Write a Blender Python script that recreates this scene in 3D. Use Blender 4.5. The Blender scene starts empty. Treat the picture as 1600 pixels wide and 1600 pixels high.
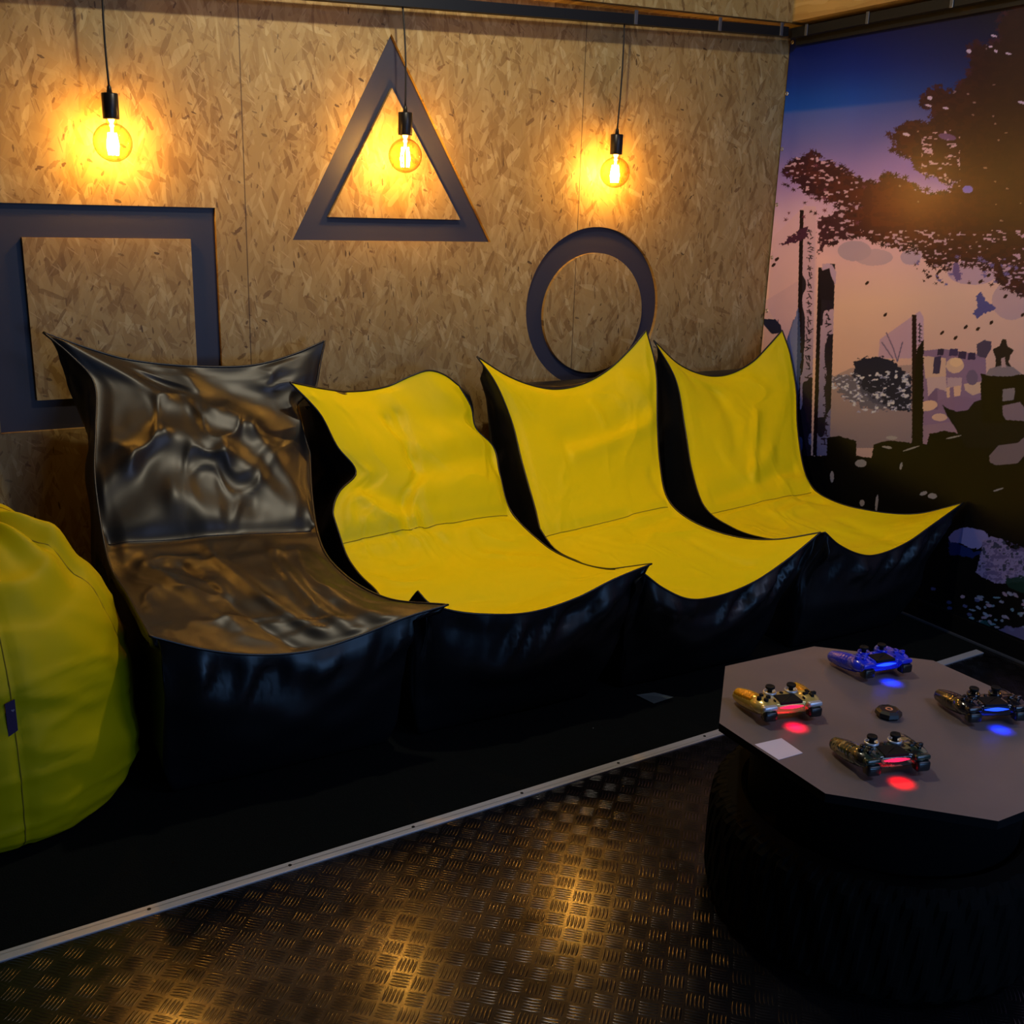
import bpy, bmesh, math, random
import numpy as np
from mathutils import Vector, Matrix
from mathutils.geometry import tessellate_polygon

scene = bpy.context.scene
COL = scene.collection
PI = math.pi

# ------------------------------------------------------------------ camera
cam_data = bpy.data.cameras.new('camera')
cam_data.sensor_width = 36.0
cam_data.lens = 1675.0 / 1600.0 * 36.0
cam_data.clip_start = 0.02
cam = bpy.data.objects.new('camera', cam_data)
COL.objects.link(cam)
RC = ((0.8686753, -0.1126816, 0.48239618),
      (-0.49444251, -0.25715858, 0.83029878),
      (0.03049292, -0.95977722, -0.27910188))      # world rows, image right / down / forward columns
cam.matrix_world = Matrix(((RC[0][0], -RC[0][1], -RC[0][2], 0.0),
                           (RC[1][0], -RC[1][1], -RC[1][2], 0.0),
                           (RC[2][0], -RC[2][1], -RC[2][2], 1.5),
                           (0, 0, 0, 1)))
scene.camera = cam

# ------------------------------------------------------------------ world, exposure
world = bpy.data.worlds.new('world')
scene.world = world
world.use_nodes = True
world.node_tree.nodes['Background'].inputs[0].default_value = (0.30, 0.36, 0.6, 1)
world.node_tree.nodes['Background'].inputs[1].default_value = 0.015
scene.view_settings.view_transform = 'Standard'
scene.view_settings.look = 'None'
scene.view_settings.gamma = 1.0
scene.view_settings.use_curve_mapping = False
scene.view_settings.exposure = 0.0


def lamp(name, kind, loc, energy, color, target=None, **kw):
    d = bpy.data.lights.new(name, kind)
    d.energy = energy
    d.color = color
    for k, v in kw.items():
        setattr(d, k, v)
    o = bpy.data.objects.new(name, d)
    o.location = loc
    if target:
        o.rotation_euler = (Vector(target) - Vector(loc)).to_track_quat('-Z', 'Y').to_euler()
    COL.objects.link(o)
    return o


# warm white ceiling spotlight above the seats, cool light of the room behind the camera
lamp('ceiling_light_warm', 'POINT', (1.40, 2.50, 2.60), 46.0, (1.0, 0.88, 0.64), shadow_soft_size=0.035)
lamp('ceiling_light_cool', 'AREA', (2.5, -0.2, 2.55), 17.0, (0.52, 0.62, 1.0), (2.1, 2.6, 0.6), shape='RECTANGLE', size=1.2, size_y=0.35)
lamp('screen_light_blue', 'AREA', (1.7, -1.6, 0.95), 24.0, (0.22, 0.48, 1.0), (1.5, 2.6, 0.45), shape='RECTANGLE', size=1.3, size_y=0.7)

# ------------------------------------------------------------------ helpers


class NT:
    def __init__(self, name):
        self.m = bpy.data.materials.new(name)
        self.m.use_nodes = True
        self.t = self.m.node_tree
        self.b = self.t.nodes['Principled BSDF']
        self.out = self.t.nodes['Material Output']

    def n(self, typ, **kw):
        nd = self.t.nodes.new(typ)
        for k, v in kw.items():
            setattr(nd, k, v)
        return nd

    def l(self, a, b):
        self.t.links.new(a, b)

    def set(self, node, **kw):
        for k, v in kw.items():
            node.inputs[k.replace('_', ' ')].default_value = v

    def math(self, op, a, b=None, c=None, clamp=False):
        nd = self.n('ShaderNodeMath', operation=op, use_clamp=clamp)
        for i, x in enumerate((a, b, c)):
            if x is None:
                continue
            if isinstance(x, (int, float)):
                nd.inputs[i].default_value = x
            else:
                self.l(x, nd.inputs[i])
        return nd.outputs[0]

    def mix(self, fac, a, b, blend='MIX'):
        nd = self.n('ShaderNodeMix', data_type='RGBA', blend_type=blend)
        for s, x in ((nd.inputs[0], fac), (nd.inputs[6], a), (nd.inputs[7], b)):
            if isinstance(x, (int, float)):
                s.default_value = x
            elif isinstance(x, tuple):
                s.default_value = (*x, 1) if len(x) == 3 else x
            else:
                self.l(x, s)
        return nd.outputs[2]

    def ramp(self, fac, stops):
        nd = self.n('ShaderNodeValToRGB')
        e = nd.color_ramp.elements
        while len(e) > 1:
            e.remove(e[-1])
        e[0].position = stops[0][0]
        e[0].color = (*stops[0][1], 1)
        for p, c in stops[1:]:
            x = e.new(p)
            x.color = (*c, 1)
        self.l(fac, nd.inputs[0])
        return nd.outputs[0]

    def coord(self, kind='Object'):
        return self.n('ShaderNodeTexCoord').outputs[kind]

    def mapping(self, vec, scale=(1, 1, 1), rot=(0, 0, 0), loc=(0, 0, 0)):
        nd = self.n('ShaderNodeMapping')
        self.l(vec, nd.inputs[0])
        nd.inputs[1].default_value = loc
        nd.inputs[2].default_value = rot
        nd.inputs[3].default_value = scale
        return nd.outputs[0]

    def noise(self, vec, scale, detail=3, rough=0.5, dist=0.0):
        nd = self.n('ShaderNodeTexNoise')
        self.l(vec, nd.inputs['Vector'])
        nd.inputs['Scale'].default_value = scale
        nd.inputs['Detail'].default_value = detail
        nd.inputs['Roughness'].default_value = rough
        nd.inputs['Distortion'].default_value = dist
        return nd

    def bump(self, height, strength=0.3, distance=0.01):
        nd = self.n('ShaderNodeBump')
        nd.inputs['Strength'].default_value = strength
        nd.inputs['Distance'].default_value = distance
        self.l(height, nd.inputs['Height'])
        self.l(nd.outputs[0], self.b.inputs['Normal'])
        return nd


def plain(name, color, rough=0.5, metal=0.0, spec=0.5, coat=0.0, bump=None, var=0.0, emit=None):
    k = NT(name)
    k.b.inputs['Roughness'].default_value = rough
    k.b.inputs['Metallic'].default_value = metal
    k.b.inputs['Specular IOR Level'].default_value = spec
    k.b.inputs['Coat Weight'].default_value = coat
    k.b.inputs['Coat Roughness'].default_value = 0.1
    co = k.coord()
    if var:
        nz = k.noise(co, 9.0, 4)
        c = k.mix(nz.outputs[0], tuple(max(0, x * (1 - var)) for x in color), tuple(min(1, x * (1 + var)) for x in color))
        k.l(c, k.b.inputs['Base Color'])
    else:
        k.b.inputs['Base Color'].default_value = (*color, 1)
    if bump:
        nz = k.noise(co, bump[0], 3)
        k.bump(nz.outputs[0], bump[1], bump[2])
    if emit:
        k.b.inputs['Emission Color'].default_value = (*emit[0], 1)
        k.b.inputs['Emission Strength'].default_value = emit[1]
    return k.m


def mesh_obj(name, verts, faces, mat, parent=None, smooth=False, uv=None):
    me = bpy.data.meshes.new(name)
    me.from_pydata([tuple(map(float, v)) for v in verts], [], [tuple(map(int, f)) for f in faces])
    me.update()
    return link(name, me, mat, parent, smooth)


def link(name, me, mat, parent=None, smooth=False):
    if mat is not None:
        for m in (mat if isinstance(mat, (list, tuple)) else [mat]):
            me.materials.append(m)
    if smooth:
        me.polygons.foreach_set('use_smooth', [True] * len(me.polygons))
    o = bpy.data.objects.new(name, me)
    COL.objects.link(o)
    if parent is not None:
        o.parent = parent
    return o


def bm_obj(name, bm, mat, parent=None, smooth=False, recalc=True):
    if recalc:
        bmesh.ops.recalc_face_normals(bm, faces=bm.faces[:])
    me = bpy.data.meshes.new(name)
    bm.to_mesh(me)
    bm.free()
    return link(name, me, mat, parent, smooth)


def empty(name, loc, rz=0.0):
    o = bpy.data.objects.new(name, None)
    o.location = loc
    o.rotation_euler = (0, 0, rz)
    o.empty_display_size = 0.05
    COL.objects.link(o)
    return o


def tag(o, label=None, cat=None, group=None, kind=None):
    if label:
        o['label'] = label
    if cat:
        o['category'] = cat
    if group:
        o['group'] = group
    if kind:
        o['kind'] = kind
    return o


def add_box(bm, lo, hi, bevel=0.0, seg=2):
    r = bmesh.ops.create_cube(bm, size=1.0)
    vs = r['verts']
    for v in vs:
        v.co = Vector([lo[i] + (v.co[i] + 0.5) * (hi[i] - lo[i]) for i in range(3)])
    if bevel:
        es = set()
        for v in vs:
            es.update(v.link_edges)
        bmesh.ops.bevel(bm, geom=list(es), offset=bevel, segments=seg, profile=0.5, affect='EDGES')


def add_lathe(bm, prof, n=48, center=(0, 0, 0), cap=True):
    rings = []
    for r, z in prof:
        if r < 1e-6:
            rings.append([bm.verts.new((center[0], center[1], center[2] + z))])
        else:
            rings.append([bm.verts.new((center[0] + r * math.cos(2 * PI * i / n), center[1] + r * math.sin(2 * PI * i / n), center[2] + z)) for i in range(n)])
    for a, b in zip(rings, rings[1:]):
        for i in range(n):
            j = (i + 1) % n
            if len(a) == 1 and len(b) == 1:
                continue
            if len(a) == 1:
                bm.faces.new((a[0], b[i], b[j]))
            elif len(b) == 1:
                bm.faces.new((a[i], a[j], b[0]))
            else:
                bm.faces.new((a[i], a[j], b[j], b[i]))
    if cap:
        for r in (rings[0], rings[-1]):
            if len(r) > 2:
                bm.faces.new(r)


def add_tube(bm, pts, r, n=8, cap=True):
    pts = [Vector(p) for p in pts]
    rings = []
    up = Vector((0, 0, 1))
    prev = None
    for i, p in enumerate(pts):
        a = pts[max(0, i - 1)]
        b = pts[min(len(pts) - 1, i + 1)]
        t = (b - a).normalized()
        if prev is None:
            x = t.cross(up if abs(t.z) < 0.95 else Vector((1, 0, 0))).normalized()
        else:
            x = (prev - t * prev.dot(t)).normalized()
        prev = x
        y = t.cross(x)
        rr = r[i] if isinstance(r, (list, tuple)) else r
        rings.append([bm.verts.new(p + (x * math.cos(2 * PI * k / n) + y * math.sin(2 * PI * k / n)) * rr) for k in range(n)])
    for a, b in zip(rings, rings[1:]):
        for k in range(n):
            bm.faces.new((a[k], a[(k + 1) % n], b[(k + 1) % n], b[k]))
    if cap:
        bm.faces.new(rings[0][::-1])
        bm.faces.new(rings[-1])


def add_prism(bm, loops, axis, d0, d1):
    """Extrude a polygon (outer loop, optional hole loops, 2D) between d0 and d1 along axis 'y' (x,z plane) or 'z' (x,y plane)."""
    def P(q, d):
        return (q[0], d, q[1]) if axis == 'y' else (q[0], q[1], d)
    tris = tessellate_polygon([[Vector((q[0], q[1], 0)) for q in lp] for lp in loops])
    flat = [q for lp in loops for q in lp]
    A = [bm.verts.new(P(q, d0)) for q in flat]
    B = [bm.verts.new(P(q, d1)) for q in flat]
    for t in tris:
        if len(set(t)) == 3:
            try:
                bm.faces.new([A[i] for i in t])
                bm.faces.new([B[i] for i in t][::-1])
            except ValueError:
                pass
    k = 0
    for lp in loops:
        n = len(lp)
        for i in range(n):
            j = (i + 1) % n
            bm.faces.new((A[k + i], A[k + j], B[k + j], B[k + i]))
        k += n


def vnoise(x, y, seed=0):
    """smooth value noise on numpy arrays, 0..1"""
    rng = np.random.RandomState(seed)
    T = rng.rand(256, 256)
    xi = np.floor(x).astype(int)
    yi = np.floor(y).astype(int)
    fx = x - xi
    fy = y - yi
    fx = fx * fx * fx * (fx * (fx * 6 - 15) + 10)
    fy = fy * fy * fy * (fy * (fy * 6 - 15) + 10)
    g = lambda a, b: T[a % 256, b % 256]
    return (g(xi, yi) * (1 - fx) + g(xi + 1, yi) * fx) * (1 - fy) + (g(xi, yi + 1) * (1 - fx) + g(xi + 1, yi + 1) * fx) * fy


def fbm(x, y, seed=0, o=3):
    s = 0
    a = 0.5
    t = 0
    for i in range(o):
        s = s + a * vnoise(x * 2 ** i, y * 2 ** i, seed + i)
        t += a
        a *= 0.5
    return s / t


# ------------------------------------------------------------------ materials
def mat_osb():
    k = NT('oriented strand board')
    co = k.coord()
    wob = k.noise(co, 3.0, 2)
    wv = k.n('ShaderNodeVectorMath', operation='SCALE')
    k.l(wob.outputs['Color'], wv.inputs[0])
    wv.inputs['Scale'].default_value = 0.035
    av = k.n('ShaderNodeVectorMath', operation='ADD')
    k.l(co, av.inputs[0])
    k.l(wv.outputs[0], av.inputs[1])
    vec = av.outputs[0]
    base = k.ramp(k.noise(vec, 2.2, 3).outputs[0], [(0.3, (0.40, 0.255, 0.088)), (0.7, (0.50, 0.335, 0.130))])
    height = None
    layers = [(0.15, 0.32, (30, 7), 0.60, 1), (-0.22, 0.5, (34, 9), 0.60, 2), (0.55, 0.8, (40, 9), 0.66, 3),
              (-0.75, 0.8, (38, 11), 0.70, 4), (1.25, 0.9, (44, 10), 0.78, 5), (0.02, 1.4, (56, 10), 0.68, 6), (0.35, 1.4, (90, 16), 0.78, 7), (-0.4, 1.4, (62, 13), 0.74, 8)]
    for ang, sc, (fx, fz), th, sd in layers:
        m = k.mapping(vec, (fx, 1.0, fz), (0, 0, 0), (sd * 3.3, sd * 1.7, sd * 5.1))
        # rotate first, then stretch
        r = k.mapping(vec, (1, 1, 1), (0, ang, 0))
        m = k.mapping(r, (fx, 0.6, fz), (0, 0, 0), (sd * 3.3, sd * 1.7, sd * 5.1))
        v = k.n('ShaderNodeTexVoronoi', feature='F1')
        k.l(m, v.inputs['Vector'])
        v.inputs['Scale'].default_value = 1.0
        v.inputs['Randomness'].default_value = 1.0
        sep = k.n('ShaderNodeSeparateColor')
        k.l(v.outputs['Color'], sep.inputs[0])
        mask = k.math('MULTIPLY', k.math('GREATER_THAN', sep.outputs[0], th), k.math('LESS_THAN', v.outputs['Distance'], 0.62))
        tone = k.ramp(sep.outputs[1], [(0.0, (0.22, 0.118, 0.034)), (0.16, (0.35, 0.210, 0.068)), (0.5, (0.47, 0.312, 0.115)), (0.85, (0.55, 0.39, 0.165)), (1.0, (0.70, 0.54, 0.27))])
        grain = k.noise(k.mapping(r, (160, 1, 14)), 1.0, 2)
        tone = k.mix(k.math('MULTIPLY', grain.outputs[0], 0.30), tone, (0.26, 0.13, 0.045))
        base = k.mix(k.math('MULTIPLY', mask, 0.66), base, tone)
        hgt = k.math('MULTIPLY', mask, sep.outputs[2])
        height = hgt if height is None else k.math('MAXIMUM', height, hgt)
    # small dark flakes and pale slivers
    chew = k.noise(co, 120.0, 2)
    for ang, fx, fz, th, sd in ((0.2, 260, 22, 0.93, 21), (-0.6, 240, 26, 0.94, 22), (0.9, 230, 24, 0.95, 23)):
        r = k.mapping(vec, (1, 1, 1), (0, ang, 0))
        m = k.mapping(r, (fx, 0.6, fz), (0, 0, 0), (sd * 3.3, sd * 1.7, sd * 5.1))
        v = k.n('ShaderNodeTexVoronoi', feature='F1')
        k.l(m, v.inputs['Vector'])
        v.inputs['Scale'].default_value = 1.0
        sep = k.n('ShaderNodeSeparateColor')
        k.l(v.outputs['Color'], sep.inputs[0])
        mask = k.math('MULTIPLY', k.math('GREATER_THAN', sep.outputs[0], th), k.math('LESS_THAN', v.outputs['Distance'], 0.5))
        base = k.mix(k.math('MULTIPLY', mask, 0.6), base, k.mix(sep.outputs[1], (0.66, 0.46, 0.22), (0.22, 0.12, 0.04)))
    for ang, fx, fz, th, sd in ((0.30, 70, 17, 0.965, 11), (-0.45, 110, 40, 0.955, 12), (0.05, 150, 34, 0.95, 13), (1.2, 95, 36, 0.96, 14), (-0.9, 60, 20, 0.975, 15)):
        r = k.mapping(vec, (1, 1, 1), (0, ang, 0))
        m = k.mapping(r, (fx, 0.6, fz), (0, 0, 0), (sd * 3.3, sd * 1.7, sd * 5.1))
        v = k.n('ShaderNodeTexVoronoi', feature='F1')
        k.l(m, v.inputs['Vector'])
        v.inputs['Scale'].default_value = 1.0
        sep = k.n('ShaderNodeSeparateColor')
        k.l(v.outputs['Color'], sep.inputs[0])
        mask = k.math('MULTIPLY', k.math('GREATER_THAN', sep.outputs[0], th), k.math('LESS_THAN', k.math('ADD', v.outputs['Distance'], k.math('MULTIPLY', chew.outputs[0], 0.5)), 0.66))
        dark = k.mix(sep.outputs[1], (0.05, 0.022, 0.008), (0.27, 0.14, 0.045))
        base = k.mix(k.math('MULTIPLY', mask, k.math('MULTIPLY', sep.outputs[2], 0.9)), base, dark)
    base = k.mix(1.0, base, (0.84, 0.86, 0.84), 'MULTIPLY')
    # panel joints
    sx = k.n('ShaderNodeSeparateXYZ')
    k.l(co, sx.inputs[0])
    for xs in (1.035, 2.318):
        j = k.math('LESS_THAN', k.math('ABSOLUTE', k.math('SUBTRACT', sx.outputs[0], xs)), 0.0018)
        base = k.mix(k.math('MULTIPLY', j, 0.75), base, (0.05, 0.022, 0.01))
    k.l(base, k.b.inputs['Base Color'])
    k.b.inputs['Roughness'].default_value = 0.52
    k.b.inputs['Specular IOR Level'].default_value = 0.35
    k.bump(height, 0.25, 0.0012)
    return k.m


def mat_leather(name, color, rough, spec=0.5, bumpk=0.08, coat=0.0):
    k = NT(name)
    co = k.coord()
    k.b.inputs['Base Color'].default_value = (*color, 1)
    k.b.inputs['Roughness'].default_value = rough
    k.b.inputs['Specular IOR Level'].default_value = spec
    k.b.inputs['Coat Weight'].default_value = coat
    v = k.n('ShaderNodeTexVoronoi')
    k.l(co, v.inputs['Vector'])
    v.inputs['Scale'].default_value = 420
    k.bump(v.outputs['Distance'], bumpk, 0.0006)
    return k.m


def mat_plate():
    k = NT('chequer plate aluminium')
    co = k.coord()
    r = k.mapping(co, (1, 1, 1), (0, 0, math.radians(42)))
    s = k.n('ShaderNodeSeparateXYZ')
    k.l(r, s.inputs[0])
    c = 0.0445
    px = k.math('DIVIDE', s.outputs[0], c)
    py = k.math('DIVIDE', s.outputs[1], c)
    ix = k.math('FLOOR', px)
    iy = k.math('FLOOR', py)
    par = k.math('FLOORED_MODULO', k.math('ADD', ix, iy), 2.0)
    fx = k.math('SUBTRACT', k.math('SUBTRACT', px, ix), 0.5)
    fy = k.math('SUBTRACT', k.math('SUBTRACT', py, iy), 0.5)

    def lerp(a, b):
        return k.math('ADD', k.math('MULTIPLY', a, k.math('SUBTRACT', 1.0, par)), k.math('MULTIPLY', b, par))
    a = lerp(fx, fy)      # across the bars
    b = lerp(fy, fx)      # along the bars
    q = k.math('MULTIPLY', k.math('ADD', a, 0.46), 5.0 / 0.92)
    qi = k.math('FLOOR', q)
    qf = k.math('SUBTRACT', k.math('SUBTRACT', q, qi), 0.5)
    inside = k.math('LESS_THAN', k.math('ABSOLUTE', a), 0.46)
    e = k.math('SUBTRACT', 1.0, k.math('ADD', k.math('POWER', k.math('DIVIDE', k.math('ABSOLUTE', qf), 0.36), 2.0),
                                       k.math('POWER', k.math('DIVIDE', k.math('ABSOLUTE', b), 0.43), 2.0)), clamp=True)
    h = k.math('MULTIPLY', k.math('POWER', e, 0.5), inside)
    grime = k.noise(co, 7.0, 5, 0.6)
    col = k.ramp(grime.outputs[0], [(0.3, (0.027, 0.026, 0.030)), (0.7, (0.072, 0.070, 0.078))])
    k.l(col, k.b.inputs['Base Color'])
    k.b.inputs['Metallic'].default_value = 0.9
    sc = k.noise(k.mapping(co, (1, 1, 1)), 60.0, 3)
    rr = k.math('ADD', k.math('MULTIPLY', grime.outputs[0], 0.08), 0.15)
    k.l(rr, k.b.inputs['Roughness'])
    hh = k.math('ADD', h, k.math('MULTIPLY', sc.outputs[0], 0.06))
    k.bump(hh, 0.42, 0.0014)
    return k.m


def mat_carpet():
    k = NT('black carpet')
    co = k.coord()
    n = k.noise(co, 260.0, 3)
    col = k.mix(n.outputs[0], (0.0015, 0.002, 0.002), (0.007, 0.009, 0.009))
    v = k.n('ShaderNodeTexVoronoi')
    k.l(co, v.inputs['Vector'])
    v.inputs['Scale'].default_value = 34
    sep = k.n('ShaderNodeSeparateColor')
    k.l(v.outputs['Color'], sep.inputs[0])
    speck = k.math('MULTIPLY', k.math('LESS_THAN', v.outputs['Distance'], 0.045), k.math('GREATER_THAN', sep.outputs[0], 0.985))
    col = k.mix(speck, col, (0.5, 0.5, 0.45))
    k.l(col, k.b.inputs['Base Color'])
    k.b.inputs['Roughness'].default_value = 1.0
    k.b.inputs['Specular IOR Level'].default_value = 0.1
    k.bump(n.outputs[0], 0.8, 0.004)
    return k.m


def mat_camo():
    k = NT('camouflage plastic')
    co = k.coord()
    n1 = k.noise(co, 34, 2, 0.5, 0.6)
    n2 = k.noise(k.mapping(co, loc=(4, 2, 1)), 42, 2, 0.5, 0.6)
    c = k.ramp(n1.outputs[0], [(0.0, (0.012, 0.028, 0.018)), (0.46, (0.05, 0.085, 0.06))])
    r1 = k.math('GREATER_THAN', n1.outputs[0], 0.53)
    c = k.mix(r1, (0.018, 0.035, 0.024), (0.20, 0.17, 0.09))
    r2 = k.math('GREATER_THAN', n2.outputs[0], 0.56)
    c = k.mix(r2, c, (0.015, 0.014, 0.012))
    k.l(c, k.b.inputs['Base Color'])
    k.b.inputs['Roughness'].default_value = 0.22
    k.b.inputs['Coat Weight'].default_value = 0.4
    return k.m


def mat_glass():
    k = NT('amber bulb glass')
    t = k.n('ShaderNodeBsdfTransparent')
    t.inputs[0].default_value = (1.0, 0.86, 0.56, 1)
    g = k.n('ShaderNodeBsdfGlossy')
    g.inputs['Roughness'].default_value = 0.03
    g.inputs['Color'].default_value = (1, 0.9, 0.7, 1)
    lw = k.n('ShaderNodeLayerWeight')
    lw.inputs[0].default_value = 0.22
    mx = k.n('ShaderNodeMixShader')
    k.l(k.math('MULTIPLY', lw.outputs['Facing'], 0.55), mx.inputs[0])
    k.l(t.outputs[0], mx.inputs[1])
    k.l(g.outputs[0], mx.inputs[2])
    # the rim of the globe is seen through more glass, so it is deeper amber
    lr = k.n('ShaderNodeLayerWeight')
    lr.inputs[0].default_value = 0.5
    rim = k.math('POWER', lr.outputs['Facing'], 2.2)
    tc = k.mix(rim, (1.0, 0.90, 0.62), (0.22, 0.10, 0.02))
    k.l(tc, t.inputs[0])
    k.l(mx.outputs[0], k.out.inputs['Surface'])
    return k.m


M = {}
M['osb'] = mat_osb()
M['plate'] = mat_plate()
M['carpet'] = mat_carpet()
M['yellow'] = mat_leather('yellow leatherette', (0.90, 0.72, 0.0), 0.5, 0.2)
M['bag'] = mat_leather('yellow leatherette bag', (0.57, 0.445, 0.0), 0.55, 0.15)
M['black'] = mat_leather('black leatherette', (0.006, 0.0065, 0.008), 0.38, 0.45, 0.05)
M['piping'] = plain('black piping', (0.008, 0.008, 0.010), 0.4)
M['yseam'] = plain('dark yellow thread', (0.25, 0.18, 0.0), 0.8)
M['board'] = plain('black painted board', (0.034, 0.032, 0.050), 0.5, bump=(30, 0.03, 0.002))
M['backing'] = plain('black backing', (0.02, 0.02, 0.025), 0.7)
M['dark'] = plain('dark painted wall', (0.03, 0.028, 0.03), 0.8, var=0.2)
M['ceil'] = plain('dark ceiling', (0.05, 0.045, 0.045), 0.9, var=0.2)
M['rail'] = plain('black steel rail', (0.006, 0.007, 0.009), 0.5, spec=0.3)
M['clip'] = plain('grey clip', (0.12, 0.13, 0.16), 0.4, 0.6)
M['alu'] = plain('brushed aluminium strip', (0.62, 0.60, 0.62), 0.45, 0.35, var=0.1)
M['screw'] = plain('dark screw', (0.03, 0.03, 0.03), 0.4, 0.8)
M['table'] = plain('grey laminate', (0.165, 0.135, 0.135), 0.32, spec=0.5, var=0.10)
M['tedge'] = plain('dark table edge', (0.003, 0.003, 0.0035), 0.6, spec=0.15)
M['rubber'] = plain('tyre rubber', (0.0025, 0.0025, 0.002), 0.8, spec=0.08, bump=(60, 0.2, 0.002))
M['black_plastic'] = plain('black plastic', (0.008, 0.008, 0.009), 0.3)
M['matt_plastic'] = plain('matt black plastic', (0.006, 0.006, 0.007), 0.65, spec=0.2)
M['cord'] = plain('black cord', (0.008, 0.006, 0.006), 0.6)
M['socket'] = plain('black socket metal', (0.016, 0.013, 0.012), 0.35, 0.3)
M['brass'] = plain('brass screw cap', (0.8, 0.6, 0.3), 0.3, 1.0)
M['glass'] = mat_glass()
M['fil'] = plain('glowing filament', (1, 0.8, 0.5), 0.5, emit=((1.0, 0.54, 0.12), 480.0))
M['stem'] = plain('glowing glass stem', (1, 0.9, 0.7), 0.3, emit=((1.0, 0.70, 0.30), 9.0))
M['gold'] = plain('gold plastic', (0.66, 0.47, 0.13), 0.28, 0.35, coat=0.5)
M['goldgrip'] = plain('amber gold grip', (0.75, 0.36, 0.02), 0.25, 0.4, coat=0.5)
M['blue'] = plain('blue plastic', (0.01, 0.03, 0.75), 0.18, coat=0.6)
M['gloss_black'] = plain('glossy black plastic', (0.006, 0.006, 0.010), 0.15, coat=0.5)
M['camo'] = mat_camo()
M['led_red'] = plain('red light bar', (0.4, 0.0, 0.0), 0.3, emit=((1.0, 0.01, 0.06), 2.5))
M['led_blue'] = plain('blue light bar', (0.0, 0.0, 0.4), 0.3, emit=((0.01, 0.05, 1.0), 3.0))
M['sticker'] = plain('pale sticker', (0.72, 0.66, 0.80), 0.5)
M['orange'] = plain('orange ring', (0.75, 0.30, 0.14), 0.5)
M['tagm'] = plain('dark purple woven tag', (0.022, 0.010, 0.06), 0.8)
M['tagl'] = plain('pale tag print', (0.22, 0.18, 0.26), 0.8)
M['silver'] = plain('silver plastic', (0.62, 0.62, 0.66), 0.3, 0.4)
M['scrap'] = plain('pale tag cloth', (0.20, 0.25, 0.24), 0.6)
M['grommet'] = plain('steel grommet', (0.6, 0.58, 0.6), 0.3, 0.9)

# ------------------------------------------------------------------ the room
X0, X1, Y0, Y1, ZT = -1.6, 3.31, -2.0, 3.56, 2.80


def quad(name, pts, mat):
    o = mesh_obj(name, pts, [(0, 1, 2, 3)], mat)
    return tag(o, kind='structure')


def circ(cx, cz, r, n=96):
    return [(cx + r * math.cos(2 * PI * i / n), cz + r * math.sin(2 * PI * i / n)) for i in range(n)]


SQ_O = [(0.252, 0.766), (0.937, 0.766), (0.937, 1.448), (0.252, 1.448)]
SQ_I = [(0.362, 0.862), (0.855, 0.862), (0.855, 1.350), (0.362, 1.350)]
TR_O = [(1.190, 1.350), (1.942, 1.350), (1.547, 2.018)]
TR_I = [(1.318, 1.427), (1.815, 1.427), (1.550, 1.850)]
CI_O = circ(2.413, 1.100, 0.311)
CI_I = circ(2.413, 1.080, 0.233)
DEEP = 0.020
bm = bmesh.new()
add_prism(bm, [[(X0, 0), (X1, 0), (X1, ZT), (X0, ZT)], SQ_O, TR_O, CI_O], 'y', Y1, Y1 + DEEP)
for I in (SQ_I, TR_I, CI_I):
    add_prism(bm, [I], 'y', Y1, Y1 + DEEP)
tag(bm_obj('wall_back', bm, M['osb']), kind='structure')
for nm, O, I, lab in (('square_wall_decoration', SQ_O, SQ_I, 'black square outline set into the chipboard wall behind the black lounger'),
                      ('triangle_wall_decoration', TR_O, TR_I, 'black triangle outline on the chipboard wall behind the middle bulb'),
                      ('circle_wall_decoration', CI_O, CI_I, 'black ring outline on the chipboard wall under the right-hand bulb')):
    bm = bmesh.new()
    add_prism(bm, [O, I], 'y', Y1 + DEEP - 0.004, Y1 + DEEP)
    tag(bm_obj(nm, bm, M['board']), lab, 'wall decoration')
quad('trim_4', [(X0, Y1 + DEEP + .001, 0), (X1, Y1 + DEEP + .001, 0), (X1, Y1 + DEEP + .001, ZT), (X0, Y1 + DEEP + .001, ZT)], M['backing'])
quad('wall_right', [(X1 + .004, Y1 + DEEP, 0), (X1 + .004, Y0, 0), (X1 + .004, Y0, ZT), (X1 + .004, Y1 + DEEP, ZT)], M['dark'])
quad('wall_left', [(X0, Y0, 0), (X0, Y1, 0), (X0, Y1, ZT), (X0, Y0, ZT)], M['dark'])
quad('wall_front', [(X1, Y0, 0), (X0, Y0, 0), (X0, Y0, ZT), (X1, Y0, ZT)], M['dark'])
quad('ceiling', [(X0, Y0, ZT), (X0, Y1 + DEEP, ZT), (X1 + .004, Y1 + DEEP, ZT), (X1 + .004, Y0, ZT)], M['ceil'])


def strip_y(x):
    return 2.078 + (x - 0.05) * 0.0475


xa, xb = X0, X1
bm = bmesh.new()
add_prism(bm, [[(X0, Y0), (X1 + .004, Y0), (X1 + .004, strip_y(X1)), (X0, strip_y(X0))]], 'z', -0.03, 0.0)
tag(bm_obj('floor', bm, M['plate']), kind='structure')
bm = bmesh.new()
add_prism(bm, [[(X0, strip_y(X0)), (X1 + .004, strip_y(X1)), (X1 + .004, Y1 + DEEP), (X0, Y1 + DEEP)]], 'z', -0.03, 0.0)
tag(bm_obj('carpet', bm, M['carpet']), 'black carpet laid under the row of loungers', 'carpet')
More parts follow.
